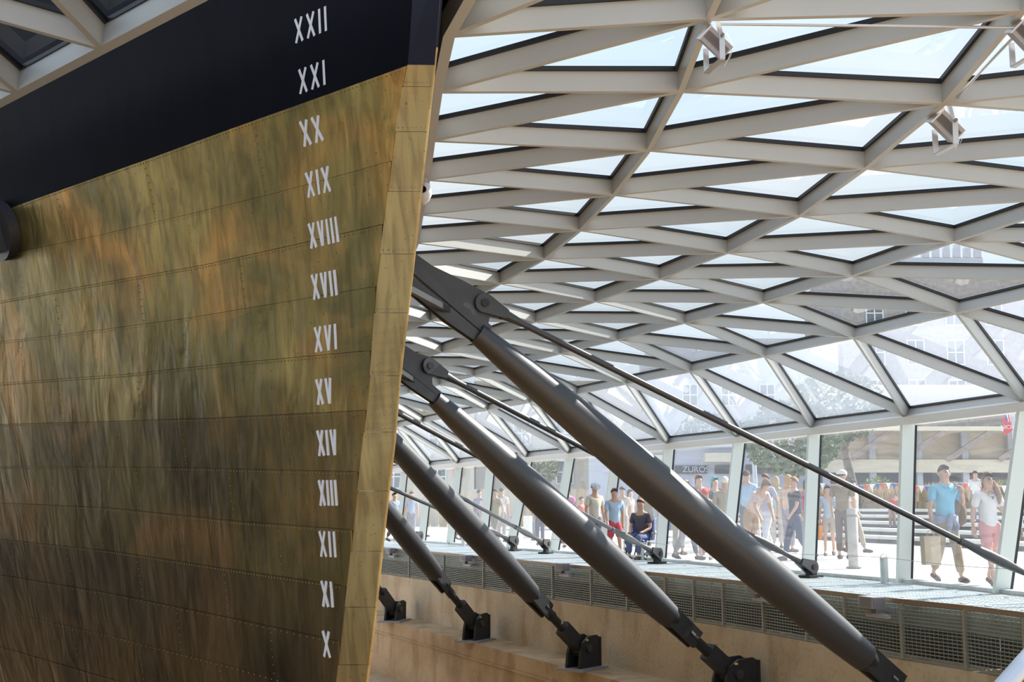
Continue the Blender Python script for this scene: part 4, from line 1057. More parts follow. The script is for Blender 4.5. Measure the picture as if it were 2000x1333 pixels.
# lamp and flag poles
def pole(px0, py0, px1, py1, y, r, m, label, name='lamp_post', cat='pole'):
    a, c = atY(px0, py0, y), atY(px1, py1, y); a.z = max(a.z, 0)
    rt = tag(empty(name, (a.x, a.y, 0)), label, cat)
    b = MB(); b.tube([Vector((a.x, a.y, 0)), Vector((a.x, a.y, .1)), a.lerp(c, .02) if a.z > 0.2 else Vector((a.x, a.y, .2)), c], [r * 1.5, r * 1.5, r, r * .8], 12); b.build('shaft', m, rt)
    b = MB(); b.tube([c, c + UP * r * 2], [r * 1.1, r * .3], 12); b.build('finial', m, rt)
pole(1992, 1010, 1976, 778, 38, .07, M['lav'], 'slanting pale flagpole at the upper right of the glass wall', 'flagpole')
pole(1478, 1000, 1470, 850, 50, .10, M['lav'], 'pale lavender post left of the bending walker')
pole(1545, 1000, 1541, 850, 54, .07, M['lav'], 'thin lavender post near the tree')
# banner
bn = tag(empty('street_banner', tuple(atY(1966, 830, 37.6))), 'red street banner with a union flag top and white letters', 'banner')
def bpiece(pts, m, d, name):
    b = MB(); b.prism([atY(x, y, 37.6) for x, y in pts], Vector((0, 1, 0)), -.012 - d, .012 - d); b.build(name, m, bn)
bpiece([(1957, 806), (1973, 804), (1977, 842), (1961, 852)], M['red'], 0, 'cloth')
bpiece([(1957, 806), (1973, 804), (1974.6, 822), (1959, 824)], M['blue'], .006, 'flag_field')
bpiece([(1963.5, 805), (1972, 804), (1974, 824), (1969, 825)], M['whitec'], .012, 'flag_cross')
bpiece([(1966, 805), (1969.5, 804.6), (1972.5, 824), (1970.3, 824.5)], M['red'], .018, 'flag_stripe')
bpiece([(1957, 813), (1960, 812), (1965, 824), (1959, 824)], M['red'], .012, 'flag_stripe')
mesh_text('NICH', .17, .003, atY(1967.5, 835, 37.57), M['whitec'], bn)
for py in (806, 842):
    b = MB(); p = atY(1957, py, 37.6); q = atY(1980.5 if py < 820 else 1982.6, py - 1, 38); b.tube([p, q], .014, 6); b.build('banner_arm', M['lav'], bn)
# bunting
bt = tag(empty('bunting', tuple(atY(1800, 948, 44))), 'string of small red, white and blue pennants before the dark shopfront', 'bunting')
P = [atY(1590 + 430 * t, 944 + 6 * math.sin(t * PI * 3) ** 2, 46 - 5 * t) for t in [k / 40 for k in range(41)]]
b = MB(); b.tube(P, .008, 5); b.build('cord', M['whitec'], bt)
for k in range(40):
    p = P[k].lerp(P[k + 1], .5); b = MB(); b.prism([p + Vector((-.09, 0, 0)), p + Vector((.09, 0, 0)), p + Vector((0.0, 0, -.24))], Vector((0, 1, 0)), -.004, .004)
    b.build('pennant', [M['red'], M['whitec'], M['blue']][k % 3], bt)
for k, (px, y) in enumerate(((1590, 46), (2020, 41))):
    q = P[0] if k == 0 else P[-1]; b = MB(); b.tube([Vector((q.x, q.y, .9)), q + UP * .1], .03, 8); b.build('support', M['lav'], bt)
# trees
def tree(px, y, ztop, r, label, lean=0.0, trunk=.16, base=0.0):
    g = Vector((X(px, y), y, base)); rt = tag(empty('plane_tree', tuple(g)), label, 'tree', 'trees on the plaza')
    z1 = ztop - r * .9
    b = MB(); b.tube([g - UP * .1, g + Vector((lean * .4, 0, z1 * .4)), g + Vector((lean, 0, z1))], [trunk * 1.3, trunk, trunk * .7], 12); b.build('trunk', M['bark'], rt)
    for k in range(7):
        a = k * 2.4; s = g + Vector((lean * .7, 0, z1 * (.55 + .06 * k))); e_ = g + Vector((lean + math.cos(a) * r * .7, math.sin(a) * r * .7, z1 + r * (.1 + .1 * k)))
        b = MB(); b.tube([s, s.lerp(e_, .5) + UP * .2, e_], [trunk * .45, trunk * .3, trunk * .12], 7); b.build('branch', M['bark'], rt)
    o = leafball(g + Vector((lean, 0, ztop - r * .75)), r, r, r * .75, 2600, .13, 'foliage', M['leaf'], rt); o['kind'] = 'stuff'
tree(1530, 46, 5.2, 1.9, 'green leafy tree between the shop row and the canopy', .3)
tree(1668, 56, 6.0, 2.2, 'bare-stemmed tree in front of the canopy pavilion', -.8, .2, 1.4)
tree(1390, 80, 7.4, 2.6, 'leafy tree behind the shop row roof')
tree(1040, 84, 5.2, 1.8, 'tree before the beige building far left')
# boards and barriers near the crowd
o, a, c = panel_thing('notice_board', 'white notice board standing on the plaza behind the fourth tie rod', 'board', 1022, 1008, 1040, 1052, 45, M['whitec'], .05)

# ================================================================== PEOPLE
SKINC = {'fair': mat('skin_fair', (0.48, 0.29, 0.205), 0.55), 'tan': mat('skin_tan', (0.45, 0.26, 0.17), 0.55)}
cloth_cache = {}
def cloth(c):
    c = tuple(x * .78 for x in c); k = tuple(round(x, 3) for x in c)
    if k not in cloth_cache: cloth_cache[k] = mat('fabric', c, 0.85, var=0.12, vscale=9, bump=0.2, bscale=25)
    return cloth_cache[k]
def skin_mesh(name, V, Ed, Rd, root=0, sub=1, flat=1.0):
    me = bpy.data.meshes.new(name + '_cage'); me.from_pydata([tuple(v) for v in V], Ed, []); me.update()
    o = bpy.data.objects.new('cage', me); COL.objects.link(o)
    m = o.modifiers.new('s', 'SKIN'); m.use_smooth_shade = True
    sl = me.skin_vertices[0].data
    for i, r in enumerate(Rd): sl[i].radius = (r, r) if not hasattr(r, '__len__') else r; sl[i].use_root = (i == root)
    s = o.modifiers.new('u', 'SUBSURF'); s.levels = sub; s.render_levels = sub
    dg = bpy.context.evaluated_depsgraph_get(); ev = o.evaluated_get(dg); out = bpy.data.meshes.new_from_object(ev); out.name = name
    bpy.data.objects.remove(o); bpy.data.meshes.remove(me)
    for p in out.polygons: p.use_smooth = True
    return out
def pose(kind):
    J = dict(pel=(0, 0, .525), wai=(0, .005, .60), che=(0, .0, .715), nkb=(0, 0, .815), nk=(0, -.008, .855), hd=(0, -.014, .915), cr=(0, -.004, .958),
             shL=(.098, 0, .795), shR=(-.098, 0, .795), elL=(.135, .01, .635), elR=(-.135, .01, .635), wrL=(.135, -.035, .50), wrR=(-.135, -.035, .50), haL=(.13, -.045, .445), haR=(-.13, -.045, .445),
             hiL=(.048, 0, .50), hiR=(-.048, 0, .50), knL=(.052, -.01, .275), knR=(-.052, -.01, .275), anL=(.052, .015, .045), anR=(-.052, .015, .045), toL=(.056, -.08, .018), toR=(-.056, -.08, .018))
    def u(**k): J.update(k)
    if kind in ('walk', 'walkb'):
        s = 1 if kind == 'walk' else -1; A, B = ('L', 'R') if s > 0 else ('R', 'L'); xa, xb = (.05, -.05) if s > 0 else (-.05, .05)
        J['kn' + A] = (xa, -.075, .285); J['an' + A] = (xa, -.125, .055); J['to' + A] = (xa, -.215, .03)
        J['kn' + B] = (xb, .03, .275); J['an' + B] = (xb, .15, .085); J['to' + B] = (xb, .075, .022)
        sa, sb = (.135, -.135) if s > 0 else (-.135, .135)
        J['el' + A] = (sa, .06, .64); J['wr' + A] = (sa, .055, .505); J['ha' + A] = (sa, .045, .45)
        J['el' + B] = (sb, -.04, .64); J['wr' + B] = (sb, -.125, .53); J['ha' + B] = (sb, -.16, .49)
    if kind == 'phone': u(elR=(-.14, -.04, .65), wrR=(-.09, -.13, .745), haR=(-.07, -.15, .80), elL=(.14, -.03, .65), wrL=(.06, -.13, .72), haL=(.04, -.15, .77))
    if kind == 'bent': u(wai=(0, -.03, .59), che=(0, -.115, .675), nkb=(0, -.185, .735), nk=(0, -.215, .765), hd=(0, -.26, .805), cr=(0, -.285, .845), shL=(.095, -.17, .72), shR=(-.095, -.17, .72), elL=(.12, -.21, .57), elR=(-.12, -.21, .57), wrL=(.10, -.27, .46), wrR=(-.10, -.27, .46), haL=(.09, -.29, .41), haR=(-.09, -.29, .41))
    if kind == 'sit': u(pel=(0, .05, .27), wai=(0, .06, .34), che=(0, .05, .455), nkb=(0, .04, .555), nk=(0, .03, .595), hd=(0, .02, .655), cr=(0, .025, .705), shL=(.098, .04, .535), shR=(-.098, .04, .535), elL=(.13, .02, .38), elR=(-.13, .02, .38), wrL=(.08, -.11, .33), wrR=(-.08, -.11, .33), haL=(.06, -.15, .32), haR=(-.06, -.15, .32),
                          hiL=(.05, .03, .26), hiR=(-.05, .03, .26), knL=(.06, -.20, .275), knR=(-.06, -.20, .275), anL=(.06, -.20, .045), anR=(-.06, -.20, .045), toL=(.06, -.28, .018), toR=(-.06, -.28, .018))
    if kind == 'strap':   # walking, left arm folded up to the shoulder, right arm straight down
        J = pose('walk'); J.update(elL=(.155, -.03, .655), wrL=(.105, -.105, .755), haL=(.092, -.10, .80), elR=(-.14, .0, .635), wrR=(-.145, -.02, .50), haR=(-.145, -.03, .45))
    return J
BODY_V = ['pel', 'wai', 'che', 'nkb', 'nk', 'hd', 'cr', 'shL', 'elL', 'wrL', 'haL', 'shR', 'elR', 'wrR', 'haR', 'hiL', 'knL', 'anL', 'toL', 'hiR', 'knR', 'anR', 'toR']
BODY_E = [(0, 1), (1, 2), (2, 3), (3, 4), (4, 5), (5, 6), (3, 7), (7, 8), (8, 9), (9, 10), (3, 11), (11, 12), (12, 13), (13, 14), (0, 15), (15, 16), (16, 17), (17, 18), (0, 19), (19, 20), (20, 21), (21, 22)]
BODY_R = dict(pel=.070, wai=.062, che=.072, nkb=.040, nk=.029, hd=.053, cr=.043, sh=.034, el=.022, wr=.015, ha=.022, hi=.048, kn=.030, an=.019, to=.019)
mesh_cache = {}
def meshes(kind, female, shorts, hero=False):
    k = (kind, female, shorts, hero)
    if k in mesh_cache: return mesh_cache[k]
    J = pose(kind)
    if female: J = {n: ((p[0] * (.90 if n[:2] in ('sh', 'el', 'wr', 'ha') else 1)), p[1], p[2]) for n, p in J.items()}
    sub = 2 if hero else 1
    R = {n: BODY_R.get(n, BODY_R.get(n[:2])) for n in BODY_V}
    if hero: R['haL'] = R['haR'] = .017
    body = skin_mesh('body', [J[n] for n in BODY_V], BODY_E, [R[n] for n in BODY_V], 0, sub)
    def mid(a, b, t): return tuple(J[a][i] * (1 - t) + J[b][i] * t for i in range(3))
    V = [mid('pel', 'wai', -.55), J['wai'], J['che'], mid('che', 'nkb', .8), J['shL'], mid('shL', 'elL', .72), J['shR'], mid('shR', 'elR', .72)]
    g = .86 if female else 1
    shirt = skin_mesh('shirt', V, [(0, 1), (1, 2), (2, 3), (3, 4), (4, 5), (3, 6), (6, 7)], [.094, .082 * g, .088 * g, .056, .045, .038, .045, .038], 0, sub)
    e = .85 if shorts else .97
    def leg(s):
        return [J['hi' + s]] + ([mid('hi' + s, 'kn' + s, .85)] if shorts else [J['kn' + s], mid('kn' + s, 'an' + s, .9)])
    L, Rr = leg('L'), leg('R'); n = len(L); V = [mid('pel', 'wai', .9), J['pel']] + L + Rr
    Ed = [(0, 1), (1, 2)] + [(2 + i, 3 + i) for i in range(n - 1)] + [(1, 2 + n)] + [(2 + n + i, 3 + n + i) for i in range(n - 1)]
    rr = [.060, .053] if shorts else [.060, .043, .038]
    trousers = skin_mesh('trousers', V, Ed, [.078, .084] + rr + rr, 1, sub)
    # hair: a cap over the back and top of the head
    b = MB(); hc = Vector(J['hd']) + (Vector(J['cr']) - Vector(J['hd'])) * .45; up = (Vector(J['cr']) - Vector(J['nk'])).normalized()
    nu, nv = 14, 8; P = []
    fw = Vector((0, -1, 0)); fw = (fw - up * fw.dot(up)).normalized(); sd = fw.cross(up)
    for i in range(nu + 1):
        a = 2 * PI * i / nu; rowp = []; front = math.cos(a); lim = (1.22 - .52 * front) if not female else (1.55 - .85 * front)
        for j in range(nv + 1):
            t = lim * j / nv; r = .0585 + .003 * math.sin(7 * a) * math.sin(3 * t)
            dd = fw * math.cos(a) * math.sin(t) + sd * math.sin(a) * math.sin(t) + up * math.cos(t)
            q = hc + Vector((dd.x * r * .88, dd.y * r * 1.06, dd.z * r * 1.12))
            if female and t > 1.3: q = q - UP * (t - 1.3) * .075
            rowp.append(q)
        P.append(rowp)
    b.grid(P); hair = b.mesh('hair')
    shoes = []
    for s in 'LR':
        b = MB(); an, to = Vector(J['an' + s]), Vector(J['to' + s]); d = (to - an); d.z = 0; d = d.normalized() if d.length > 1e-5 else Vector((0, -1, 0))
        hz = min(an.z, to.z) - .02; P = []
        heel = an - d * .022; heel.z = max(.003, an.z - .042); tip = to + d * .022; tip.z = max(.003, to.z - .015)
        pts = [heel + UP * .012, heel.lerp(tip, .3) + UP * .018, heel.lerp(tip, .7) + UP * .012, tip + UP * .008]
        b.tube(pts, [.022, .027, .026, .014], 10); shoes.append(b.mesh('shoe'))
    mesh_cache[k] = (body, shirt, trousers, hair, shoes, J)
    return mesh_cache[k]
def person(px, yh, y, kind, yaw, label, shirt, pants, hair=(.10, .06, .04), female=False, shorts=False, skin='fair', z0=0.0, hero=False, h=None, cap=None, bag=None, hold=None, group=None):
    H = h or (EYE - z0 + (993 - yh) * y / FPX); 
    if kind == 'sit': H = H / .74
    elif kind == 'bent': H = H / .88
    H /= .985
    body, sm_, tm, hm, shoes, J = meshes(kind, female, shorts, hero)
    rt = empty('person', (X(px, y), y, z0), yaw); rt.scale = (H, H, H); tag(rt, label, 'person', group or 'people walking on the plaza')
    def part(name, me, m):
        o = bpy.data.objects.new(name, me); COL.objects.link(o); o.parent = rt
        if not me.materials: me.materials.append(m)
        o.material_slots[0].link = 'OBJECT'; o.material_slots[0].material = m; return o
    part('body', body, SKINC[skin]); part('shirt', sm_, cloth(shirt)); part('shorts' if shorts else 'trousers', tm, cloth(pants)); part('hair', hm, cloth(hair))
    for s in shoes: part('shoe', s, cloth((.12, .10, .09)))
    if cap:
        c = Vector(J['hd']).lerp(Vector(J['cr']), .8); b = MB(); b.tube([c + UP * -.005, c + UP * .02, c + UP * .042, c + UP * .05], [.062, .060, .042, .01], 14)
        b.tube([c + Vector((0, -.03, -.002)), c + Vector((0, -.095, -.008))], [.05, .035], 10); part('cap', b.mesh('cap'), cloth(cap))
    return rt, J, part
SPOT = [
 # px, head y, distance, pose, yaw, label, shirt, trousers, options
 (1462, 941, 29, 'bent', .5, 'stooping walker in a long pale pink top beside the tall mullion', (.72, .58, .56), (.50, .36, .24), dict(female=True, shorts=True, hair=(.25, .15, .08))),
 (1455, 922, 36, 'stand', 2.8, 'man in a light blue shirt seen behind the stooping walker', (.42, .60, .80), (.20, .20, .26), {}),
 (1492, 928, 33, 'walk', -.9, 'man in a grey lilac T-shirt walking with arms swinging', (.50, .48, .60), (.75, .76, .82), dict(hair=(.20, .10, .05))),
 (1512, 933, 37, 'stand', 3.0, 'woman in pale turquoise standing behind the lilac T-shirt', (.42, .68, .68), (.6, .55, .5), dict(female=True, hair=(.5, .38, .2))),
 (1535, 930, 34, 'stand', 2.2, 'fair-haired woman in peach near the orange bag', (.72, .52, .40), (.36, .34, .40), dict(female=True, hair=(.55, .35, .16))),
 (1548, 934, 28, 'walkb', -1.4, 'walker in a dark jacket and navy trousers striding to the left', (.045, .05, .08), (.06, .07, .14), dict(hair=(.45, .28, .14))),
 (1572, 938, 31, 'stand', .4, 'person in raspberry red carrying an orange carrier bag', (.55, .06, .12), (.42, .30, .18), dict(female=True, bag=(.85, .30, .03))),
 (1640, 921, 29.5, 'stand', 2.6, 'tall standing walker in dark khaki with a white hat', (.26, .20, .13), (.16, .12, .09), dict(cap=(.78, .74, .66))),
 (1660, 940, 33, 'walk', 1.0, 'man in a white T-shirt beside the tall khaki walker', (.80, .78, .78), (.50, .42, .32), {}),
 (1612, 950, 31, 'walkb', -.3, 'walker in pale blue half hidden by a mullion', (.45, .58, .72), (.5, .42, .36), dict(female=True, shorts=True)),
 (1735, 966, 45, 'bent', .2, 'bending person in a red top on the terrace steps', (.60, .07, .07), (.35, .25, .2), dict(z0=.46, hair=(.35, .18, .08))),
 (1900, 922, 41, 'stand', -.6, 'distant person in white between the man and the woman', (.84, .83, .84), (.30, .30, .34), dict(z0=.69)),
 (1413, 934, 27.5, 'stand', 2.9, 'white-haired older man in beige left of the second mullion', (.50, .42, .32), (.30, .24, .18), dict(hair=(.80, .74, .66))),
 (1392, 934, 33, 'stand', .7, 'woman with a turquoise headscarf in dark grey', (.12, .15, .17), (.13, .14, .16), dict(female=True, hair=(.10, .48, .50))),
 (1362, 930, 34, 'phone', .2, 'red-haired person raising both hands to take a picture', (.72, .38, .36), (.4, .36, .36), dict(female=True, hair=(.40, .14, .07))),
 (1376, 956, 29, 'stand', -.4, 'child in a bright red cap', (.60, .45, .40), (.35, .30, .3), dict(cap=(.75, .08, .05), shorts=True)),
 (1336, 941, 28.5, 'walk', .9, 'blond person in a white top next to the thickest strut', (.84, .82, .86), (.46, .44, .52), dict(female=True, hair=(.72, .56, .34))),
 (1322, 936, 32, 'stand', 2.5, 'person in a pale yellow top behind the blond person', (.74, .72, .40), (.5, .46, .4), {}),
 (1402, 957, 34, 'stand', 1.5, 'child in white between the headscarf and the older man', (.80, .78, .80), (.5, .4, .4), dict(shorts=True)),
 (1198, 956, 27.5, 'walk', .2, 'person in pale blue with bright red shorts', (.48, .62, .78), (.68, .08, .12), dict(shorts=True, hair=(.30, .24, .2))),
 (1214, 953, 36, 'stand', -.5, 'person in off-white behind the red shorts', (.76, .70, .62), (.5, .45, .4), {}),
 (1228, 958, 39, 'stand', .9, 'bare-armed woman in peach holding her elbows', (.72, .50, .40), (.5, .4, .35), dict(female=True)),
 (1247, 976, 29, 'sit', -.5, 'seated wheelchair user in a dark jacket and jeans', (.10, .09, .12), (.12, .16, .30), dict(hair=(.45, .3, .2), bag=None)),
 (1262, 945, 31, 'walk', -.5, 'person in olive pushing the wheelchair', (.28, .23, .13), (.2, .18, .15), {}),
 (1160, 946, 30, 'stand', .5, 'man in a pale cap and cream shirt behind the second tie rod', (.76, .68, .58), (.24, .22, .24), dict(cap=(.72, .80, .86))),
 (1108, 953, 38, 'stand', -.3, 'woman in a bright pink top left of the cream shirt', (.80, .22, .48), (.6, .55, .7), dict(female=True)),
 (1098, 956, 42, 'stand', 2.0, 'woman in magenta beside the bright pink top', (.62, .16, .48), (.5, .45, .6), dict(female=True)),
 (1134, 972, 38, 'walkb', 1.2, 'child in a red shirt between pink and cream', (.70, .12, .08), (.4, .3, .3), dict(shorts=True)),
 (1054, 968, 40, 'stand', .1, 'steward in a lime yellow vest far left', (.62, .85, .08), (.10, .10, .14), {}),
 (1042, 975, 46, 'stand', 1.0, 'person in dark grey by the notice board', (.14, .14, .18), (.2, .2, .24), {}),
 (980, 955, 44, 'stand', 2.8, 'person in red shoulder bag and white far left', (.80, .72, .74), (.4, .36, .36), {}),
 (968, 957, 40, 'walk', -.8, 'person in khaki left of the red bag', (.36, .30, .18), (.30, .26, .20), {}),
 (950, 963, 43, 'stand', .4, 'child in pale pink in the far crowd', (.78, .62, .64), (.6, .5, .5), dict(shorts=True)),
 (936, 958, 46, 'stand', 2.4, 'man in slate blue in the far crowd', (.32, .36, .46), (.2, .2, .26), {}),
 (897, 968, 46, 'walkb', .7, 'person in navy with a red bag near the third strut', (.10, .10, .20), (.15, .14, .18), dict(bag=(.7, .06, .08))),
 (805, 962, 48, 'stand', .2, 'person in light blue between the stem and the third strut', (.46, .54, .74), (.3, .3, .36), {}),
 (832, 960, 52, 'stand', 1.9, 'person in grey beyond the third strut', (.40, .40, .44), (.25, .24, .26), {}),
 (772, 964, 44, 'walk', .8, 'person in blue right beside the golden stem', (.34, .42, .62), (.2, .2, .26), {}),
]
for px, yh, y, kd, yaw, lab, sh, pa, opt in SPOT:
    opt = dict(opt); bag = opt.pop('bag', None)
    rt, J, part = person(px, yh, y, kd, yaw, lab, sh, pa, **opt)
    if bag:
        b = MB(); c = Vector(J['haL']); b.hexa([c + Vector((-.02, -.06, -.24)), c + Vector((.02, -.06, -.24)), c + Vector((.02, .06, -.24)), c + Vector((-.02, .06, -.24))], [c + Vector((-.03, -.075, -.05)), c + Vector((.03, -.075, -.05)), c + Vector((.03, .075, -.05)), c + Vector((-.03, .075, -.05))])
        b.tube([c + Vector((0, -.04, -.05)), c + Vector((0, 0, .0)), c + Vector((0, .04, -.05))], .004, 6)
        s_ = rt.scale.x; me = b.mesh('bag'); o = bpy.data.objects.new('carrier_bag', me); COL.objects.link(o); o.location = rt.location; o.scale = rt.scale; o.rotation_euler = rt.rotation_euler
        me.materials.append(cloth(bag)); tag(o, 'orange carrier bag held by the person in raspberry red' if bag[1] > .2 else 'small red bag held by the far person in navy', 'bag')
# wheelchair
g = Vector((X(1247, 29), 29, 0)); wc = tag(empty('wheelchair', tuple(g), -.5), 'wheelchair with glinting metal wheels on the plaza', 'wheelchair')
def wpart(name, mb, m): me = mb.mesh(name); me.materials.append(m); o = bpy.data.objects.new(name, me); COL.objects.link(o); o.parent = wc; return o
for sx in (-.29, .29):
    b = MB(); pts = [Vector((sx, .12 + .31 * math.cos(2 * PI * k / 24), .31 + .31 * math.sin(2 * PI * k / 24))) for k in range(25)]; b.tube(pts, .018, 6, False); wpart('wheel', b, M['black'])
    b = MB()
    for k in range(8): a = PI * k / 8; b.tube([Vector((sx, .12 + .3 * math.cos(a), .31 + .3 * math.sin(a))), Vector((sx, .12 - .3 * math.cos(a), .31 - .3 * math.sin(a)))], .004, 4)
    wpart('spokes', b, M['alu'])
    b = MB(); b.tube([Vector((sx, .28, .95)), Vector((sx, .22, .9)), Vector((sx, .20, .42)), Vector((sx, -.28, .42)), Vector((sx * .8, -.38, .12))], .014, 8); wpart('side_frame', b, M['alu'])
    b = MB(); b.tube([Vector((sx * .9, -.30 + .08 * math.cos(2 * PI * k / 12), .08 + .08 * math.sin(2 * PI * k / 12))) for k in range(13)], .015, 6, False); wpart('caster', b, M['black'])
b = MB(); b.box((0, -.02, .43), .54, .46, .04); wpart('seat', b, M['blue']); b = MB(); b.box((0, .22, .68), .54, .03, .46); wpart('backrest', b, M['blue'])
b = MB(); b.box((0, -.42, .10), .40, .14, .02); wpart('footrest', b, M['alu'])

# ------------------------------------------------------------------ the two walkers close to the glass
def hand(J, s, part, curl=.9, skin='fair'):
    """palm, four unequal bent fingers and a thumb leaving the side of the palm"""
    w = Vector(J['wr' + s]); h = Vector(J['ha' + s]); d = (h - w).normalized(); sg = 1 if s == 'L' else -1
    inn = Vector((-sg, 0, 0)); inn = (inn - d * inn.dot(d)).normalized(); across = d.cross(inn).normalized()
    if across.y > 0: across = -across          # across points to the thumb side (forward)
    V = []; E = []; R = []
    def addv(p, r, par=None): V.append(p); R.append(r); 
    b = MB(); pc = w + d * .028
    b.beam(w - d * .006, w + d * .052, inn, .048, -.010, .010)
    for i, (off_, ln) in enumerate(((.018, .042), (.006, .048), (-.006, .045), (-.018, .036))):
        p = w + d * .050 + across * off_; dirn = d.copy(); pts = [p]; rr = [.0066]
        for k in range(3):
            dirn = (dirn * math.cos(curl * .5) + inn * math.sin(curl * .5)).normalized(); p = p + dirn * ln * (.42, .32, .26)[k]; pts.append(p); rr.append((.0062, .0056, .0042)[k])
        b.tube(pts, rr, 8)
    p = w + d * .012 + across * .022; b.tube([p, p + across * .016 + d * .018 + inn * .004, p + across * .018 + d * .036 + inn * .014], [.0080, .0070, .0050], 8)
    me = b.mesh('hand'); bb = bmesh.new(); bb.from_mesh(me); bmesh.ops.recalc_face_normals(bb, faces=bb.faces); bb.to_mesh(me); bb.free()
    part('hand', me, SKINC[skin])
def face(J, part, female=False, brow=(.10, .06, .04), glasses=False):
    hd = Vector(J['hd']); c = hd + Vector((0, 0, .005))
    b = MB(); b.tube([c + Vector((0, -.051, .016)), c + Vector((0, -.062, -.002)), c + Vector((0, -.070, -.012)), c + Vector((0, -.054, -.020))], [.005, .007, .009, .005], 8); part('nose', b.mesh('nose'), SKINC['fair'])
    for s in (-1, 1):
        b = MB(); b.tube([c + Vector((s * .052, .002, .014)), c + Vector((s * .058, .010, .004)), c + Vector((s * .052, .004, -.016))], [.006, .009, .006], 8); part('ear', b.mesh('ear'), SKINC['fair'])
        if not glasses:
            b = MB(); b.tube([c + Vector((s * .012, -.0555, .013)), c + Vector((s * .027, -.051, .013))], [.0032, .0028], 8); part('eye', b.mesh('eye'), cloth((.06, .04, .03)))
        b = MB(); b.tube([c + Vector((s * .008, -.057, .024)), c + Vector((s * .030, -.050, .026))], [.003, .0025], 6); part('eyebrow', b.mesh('eyebrow'), cloth(brow))
    b = MB(); b.tube([c + Vector((-.016, -.051, -.034)), c + Vector((0, -.056, -.032)), c + Vector((.016, -.051, -.034))], [.002, .0042, .002], 8); part('mouth', b.mesh('mouth'), cloth((.45, .14, .12)))
    if glasses:
        for s in (-1, 1):
            b = MB(); b.prism([c + Vector((s * .004, -.062, .024)), c + Vector((s * .036, -.056, .024)), c + Vector((s * .032, -.058, .002)), c + Vector((s * .010, -.062, .002))], Vector((0, -1, 0)), 0, .004); part('sunglasses_lens', b.mesh('lens'), M['black'])
            b = MB(); b.tube([c + Vector((s * .036, -.050, .02)), c + Vector((s * .056, 0, .018))], .002, 6); part('sunglasses_arm', b.mesh('arm'), M['black'])
rt, J, part = person(1838, 912, 20.0, 'strap', .18, 'man in a bright sky blue polo shirt striding close to the glass', (.20, .56, .80), (.40, .31, .20), hair=(.09, .055, .04), hero=True, group='pair walking close to the glass')
hand(J, 'L', part, 1.5); hand(J, 'R', part, 1.2); face(J, part)
c = Vector(J['nkb'])
for s in (-1, 1):
    b = MB(); b.prism([c + Vector((s * .004, -.060, -.005)), c + Vector((s * .048, -.030, .030)), c + Vector((s * .052, -.036, .008)), c + Vector((s * .018, -.068, -.022))], Vector((0, -1, 0)), -.004, .004); part('collar', b.mesh('collar'), cloth((.18, .62, .78)))
# jacket knotted round the waist
b = MB(); wz = .548; n = 20; P = []
for i in range(n + 1):
    a = 2 * PI * i / n; r = .105 + .008 * math.sin(5 * a); P.append([Vector((math.sin(a) * r, -math.cos(a) * r * .85, wz + .024 - .02 * math.cos(a))), Vector((math.sin(a) * r * 1.06, -math.cos(a) * r * .9, wz)), Vector((math.sin(a) * r * 1.02, -math.cos(a) * r * .9, wz - .03 - .03 * abs(math.sin(a))))])
b.grid(P); b.tube([Vector((-.01, -.10, wz)), Vector((-.035, -.125, wz - .06)), Vector((-.05, -.12, wz - .15))], [.022, .026, .015], 10); b.tube([Vector((.01, -.10, wz)), Vector((.03, -.125, wz - .07)), Vector((.03, -.12, wz - .13))], [.022, .024, .014], 10); b.tube([Vector((-.03, -.105, wz + .01)), Vector((.03, -.105, wz))], [.024, .024], 10)
part('tied_jacket', b.mesh('jacket'), cloth((.30, .36, .50)))
def held(rt, name, mb, m, label, cat):
    me = mb.mesh(name); me.materials.append(m); o = bpy.data.objects.new(name, me); COL.objects.link(o); o.location = rt.location; o.scale = rt.scale; o.rotation_euler = rt.rotation_euler; return tag(o, label, cat)
hR = Vector(J['haR'])
b = MB(); z1, z0_ = hR.z - .06, hR.z - .30
b.hexa([Vector((-.235, -.06, z0_)), Vector((-.095, -.06, z0_)), Vector((-.095, .01, z0_)), Vector((-.235, .01, z0_))], [Vector((-.24, -.065, z1)), Vector((-.09, -.065, z1)), Vector((-.09, .015, z1)), Vector((-.24, .015, z1))])
b.tube([Vector((-.20, -.025, z1)), Vector((-.175, -.025, hR.z - .012)), Vector((-.145, -.025, hR.z - .006)), Vector((-.13, -.025, z1))], .004, 6)
held(rt, 'paper_bag', b, cloth((.66, .54, .40)), 'tan paper carrier bag hanging from the hand of the man in blue', 'bag')
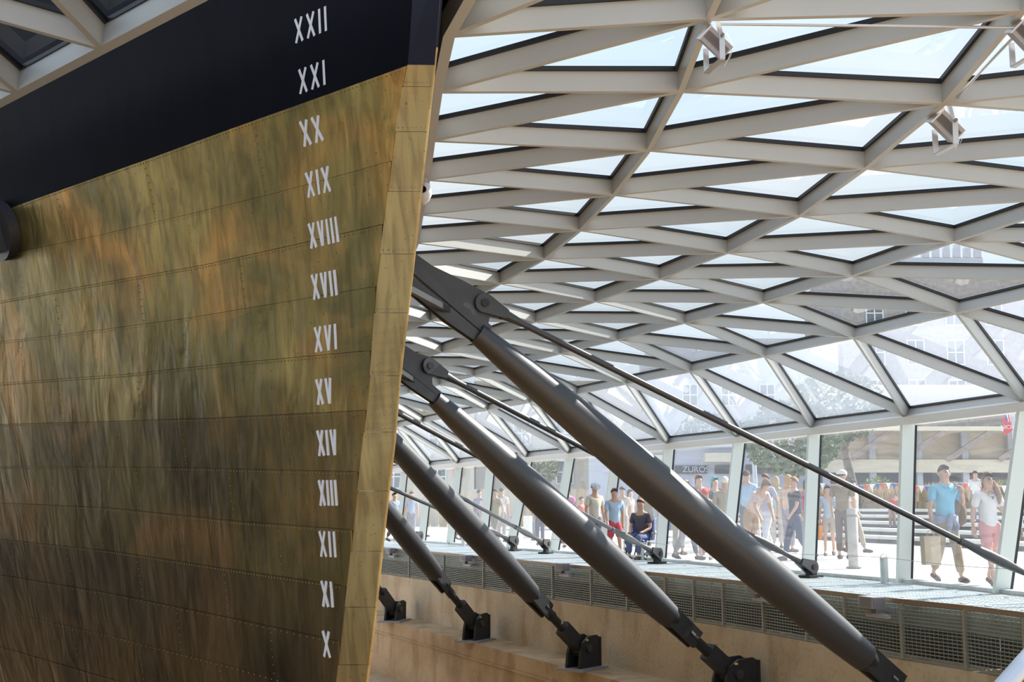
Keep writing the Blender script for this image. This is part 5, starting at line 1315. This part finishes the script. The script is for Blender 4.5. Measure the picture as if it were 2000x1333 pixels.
b = MB(); q = Vector((.15, .075, .60)); b.tube([q + Vector((0, 0, .13)), q + Vector((.01, .01, .09)), q, q - Vector((0, 0, .10)), q - Vector((0, 0, .13))], [.02, .06, .085, .075, .03], 14); b.tube([q + Vector((0, -.02, .12)), Vector((.10, -.06, .81)), Vector((.09, 0, .845))], .009, 8)
held(rt, 'backpack', b, cloth((.20, .13, .08)), 'brown backpack slung behind the shoulder of the man in blue', 'bag')

rt, J, part = person(1922, 926, 18.9, 'walkb', .12, 'woman in a white top, pink shorts and sunglasses close to the glass', (.84, .82, .84), (.74, .34, .34), hair=(.16, .09, .06), female=True, shorts=True, hero=True, group='pair walking close to the glass')
hand(J, 'L', part, 1.3); hand(J, 'R', part, 1.0); face(J, part, True, glasses=True)
b = MB(); c = Vector(J['hd']); b.tube([c + Vector((.045, .01, .0)), c + Vector((.068, -.02, -.07)), c + Vector((.072, -.055, -.14)), c + Vector((.062, -.066, -.20))], [.022, .026, .024, .008], 10); part('long_hair', b.mesh('long_hair'), cloth((.36, .22, .12)))
b = MB(); c = Vector(J['nkb']); pts = [c + Vector((.035 * math.sin(a), -.045 - .035 * abs(math.cos(a / 2)) ** 1, .015 - .05 * math.cos(a / 2))) for a in [(-1 + k / 5) * PI for k in range(11)]]; b.tube(pts, .003, 5); b.tube([c + Vector((0, -.085, -.04)), c + Vector((0, -.088, -.055))], [.010, .008], 8); part('necklace', b.mesh('necklace'), cloth((.25, .15, .10)))
hL = Vector(J['haL'])
b = MB(); q = hL + Vector((.03, .0, -.02)); b.tube([q + Vector((-.05, 0, 0)), q + Vector((-.03, 0, .0)), q + Vector((.03, 0, 0)), q + Vector((.055, 0, 0))], [.035, .062, .062, .03], 14); b.tube([q + Vector((-.04, 0, .04)), Vector((.115, .0, .70)), Vector((.07, -.01, .835)), Vector((.09, .05, .70)), q + Vector((.04, .0, .04))], .006, 6)
held(rt, 'handbag', b, cloth((.20, .13, .07)), 'round brown handbag on a long strap at the hip of the woman in white', 'bag')
print('objects', len(bpy.data.objects), 'tris', sum(sum(len(p.vertices) - 2 for p in m.polygons) for m in bpy.data.meshes))
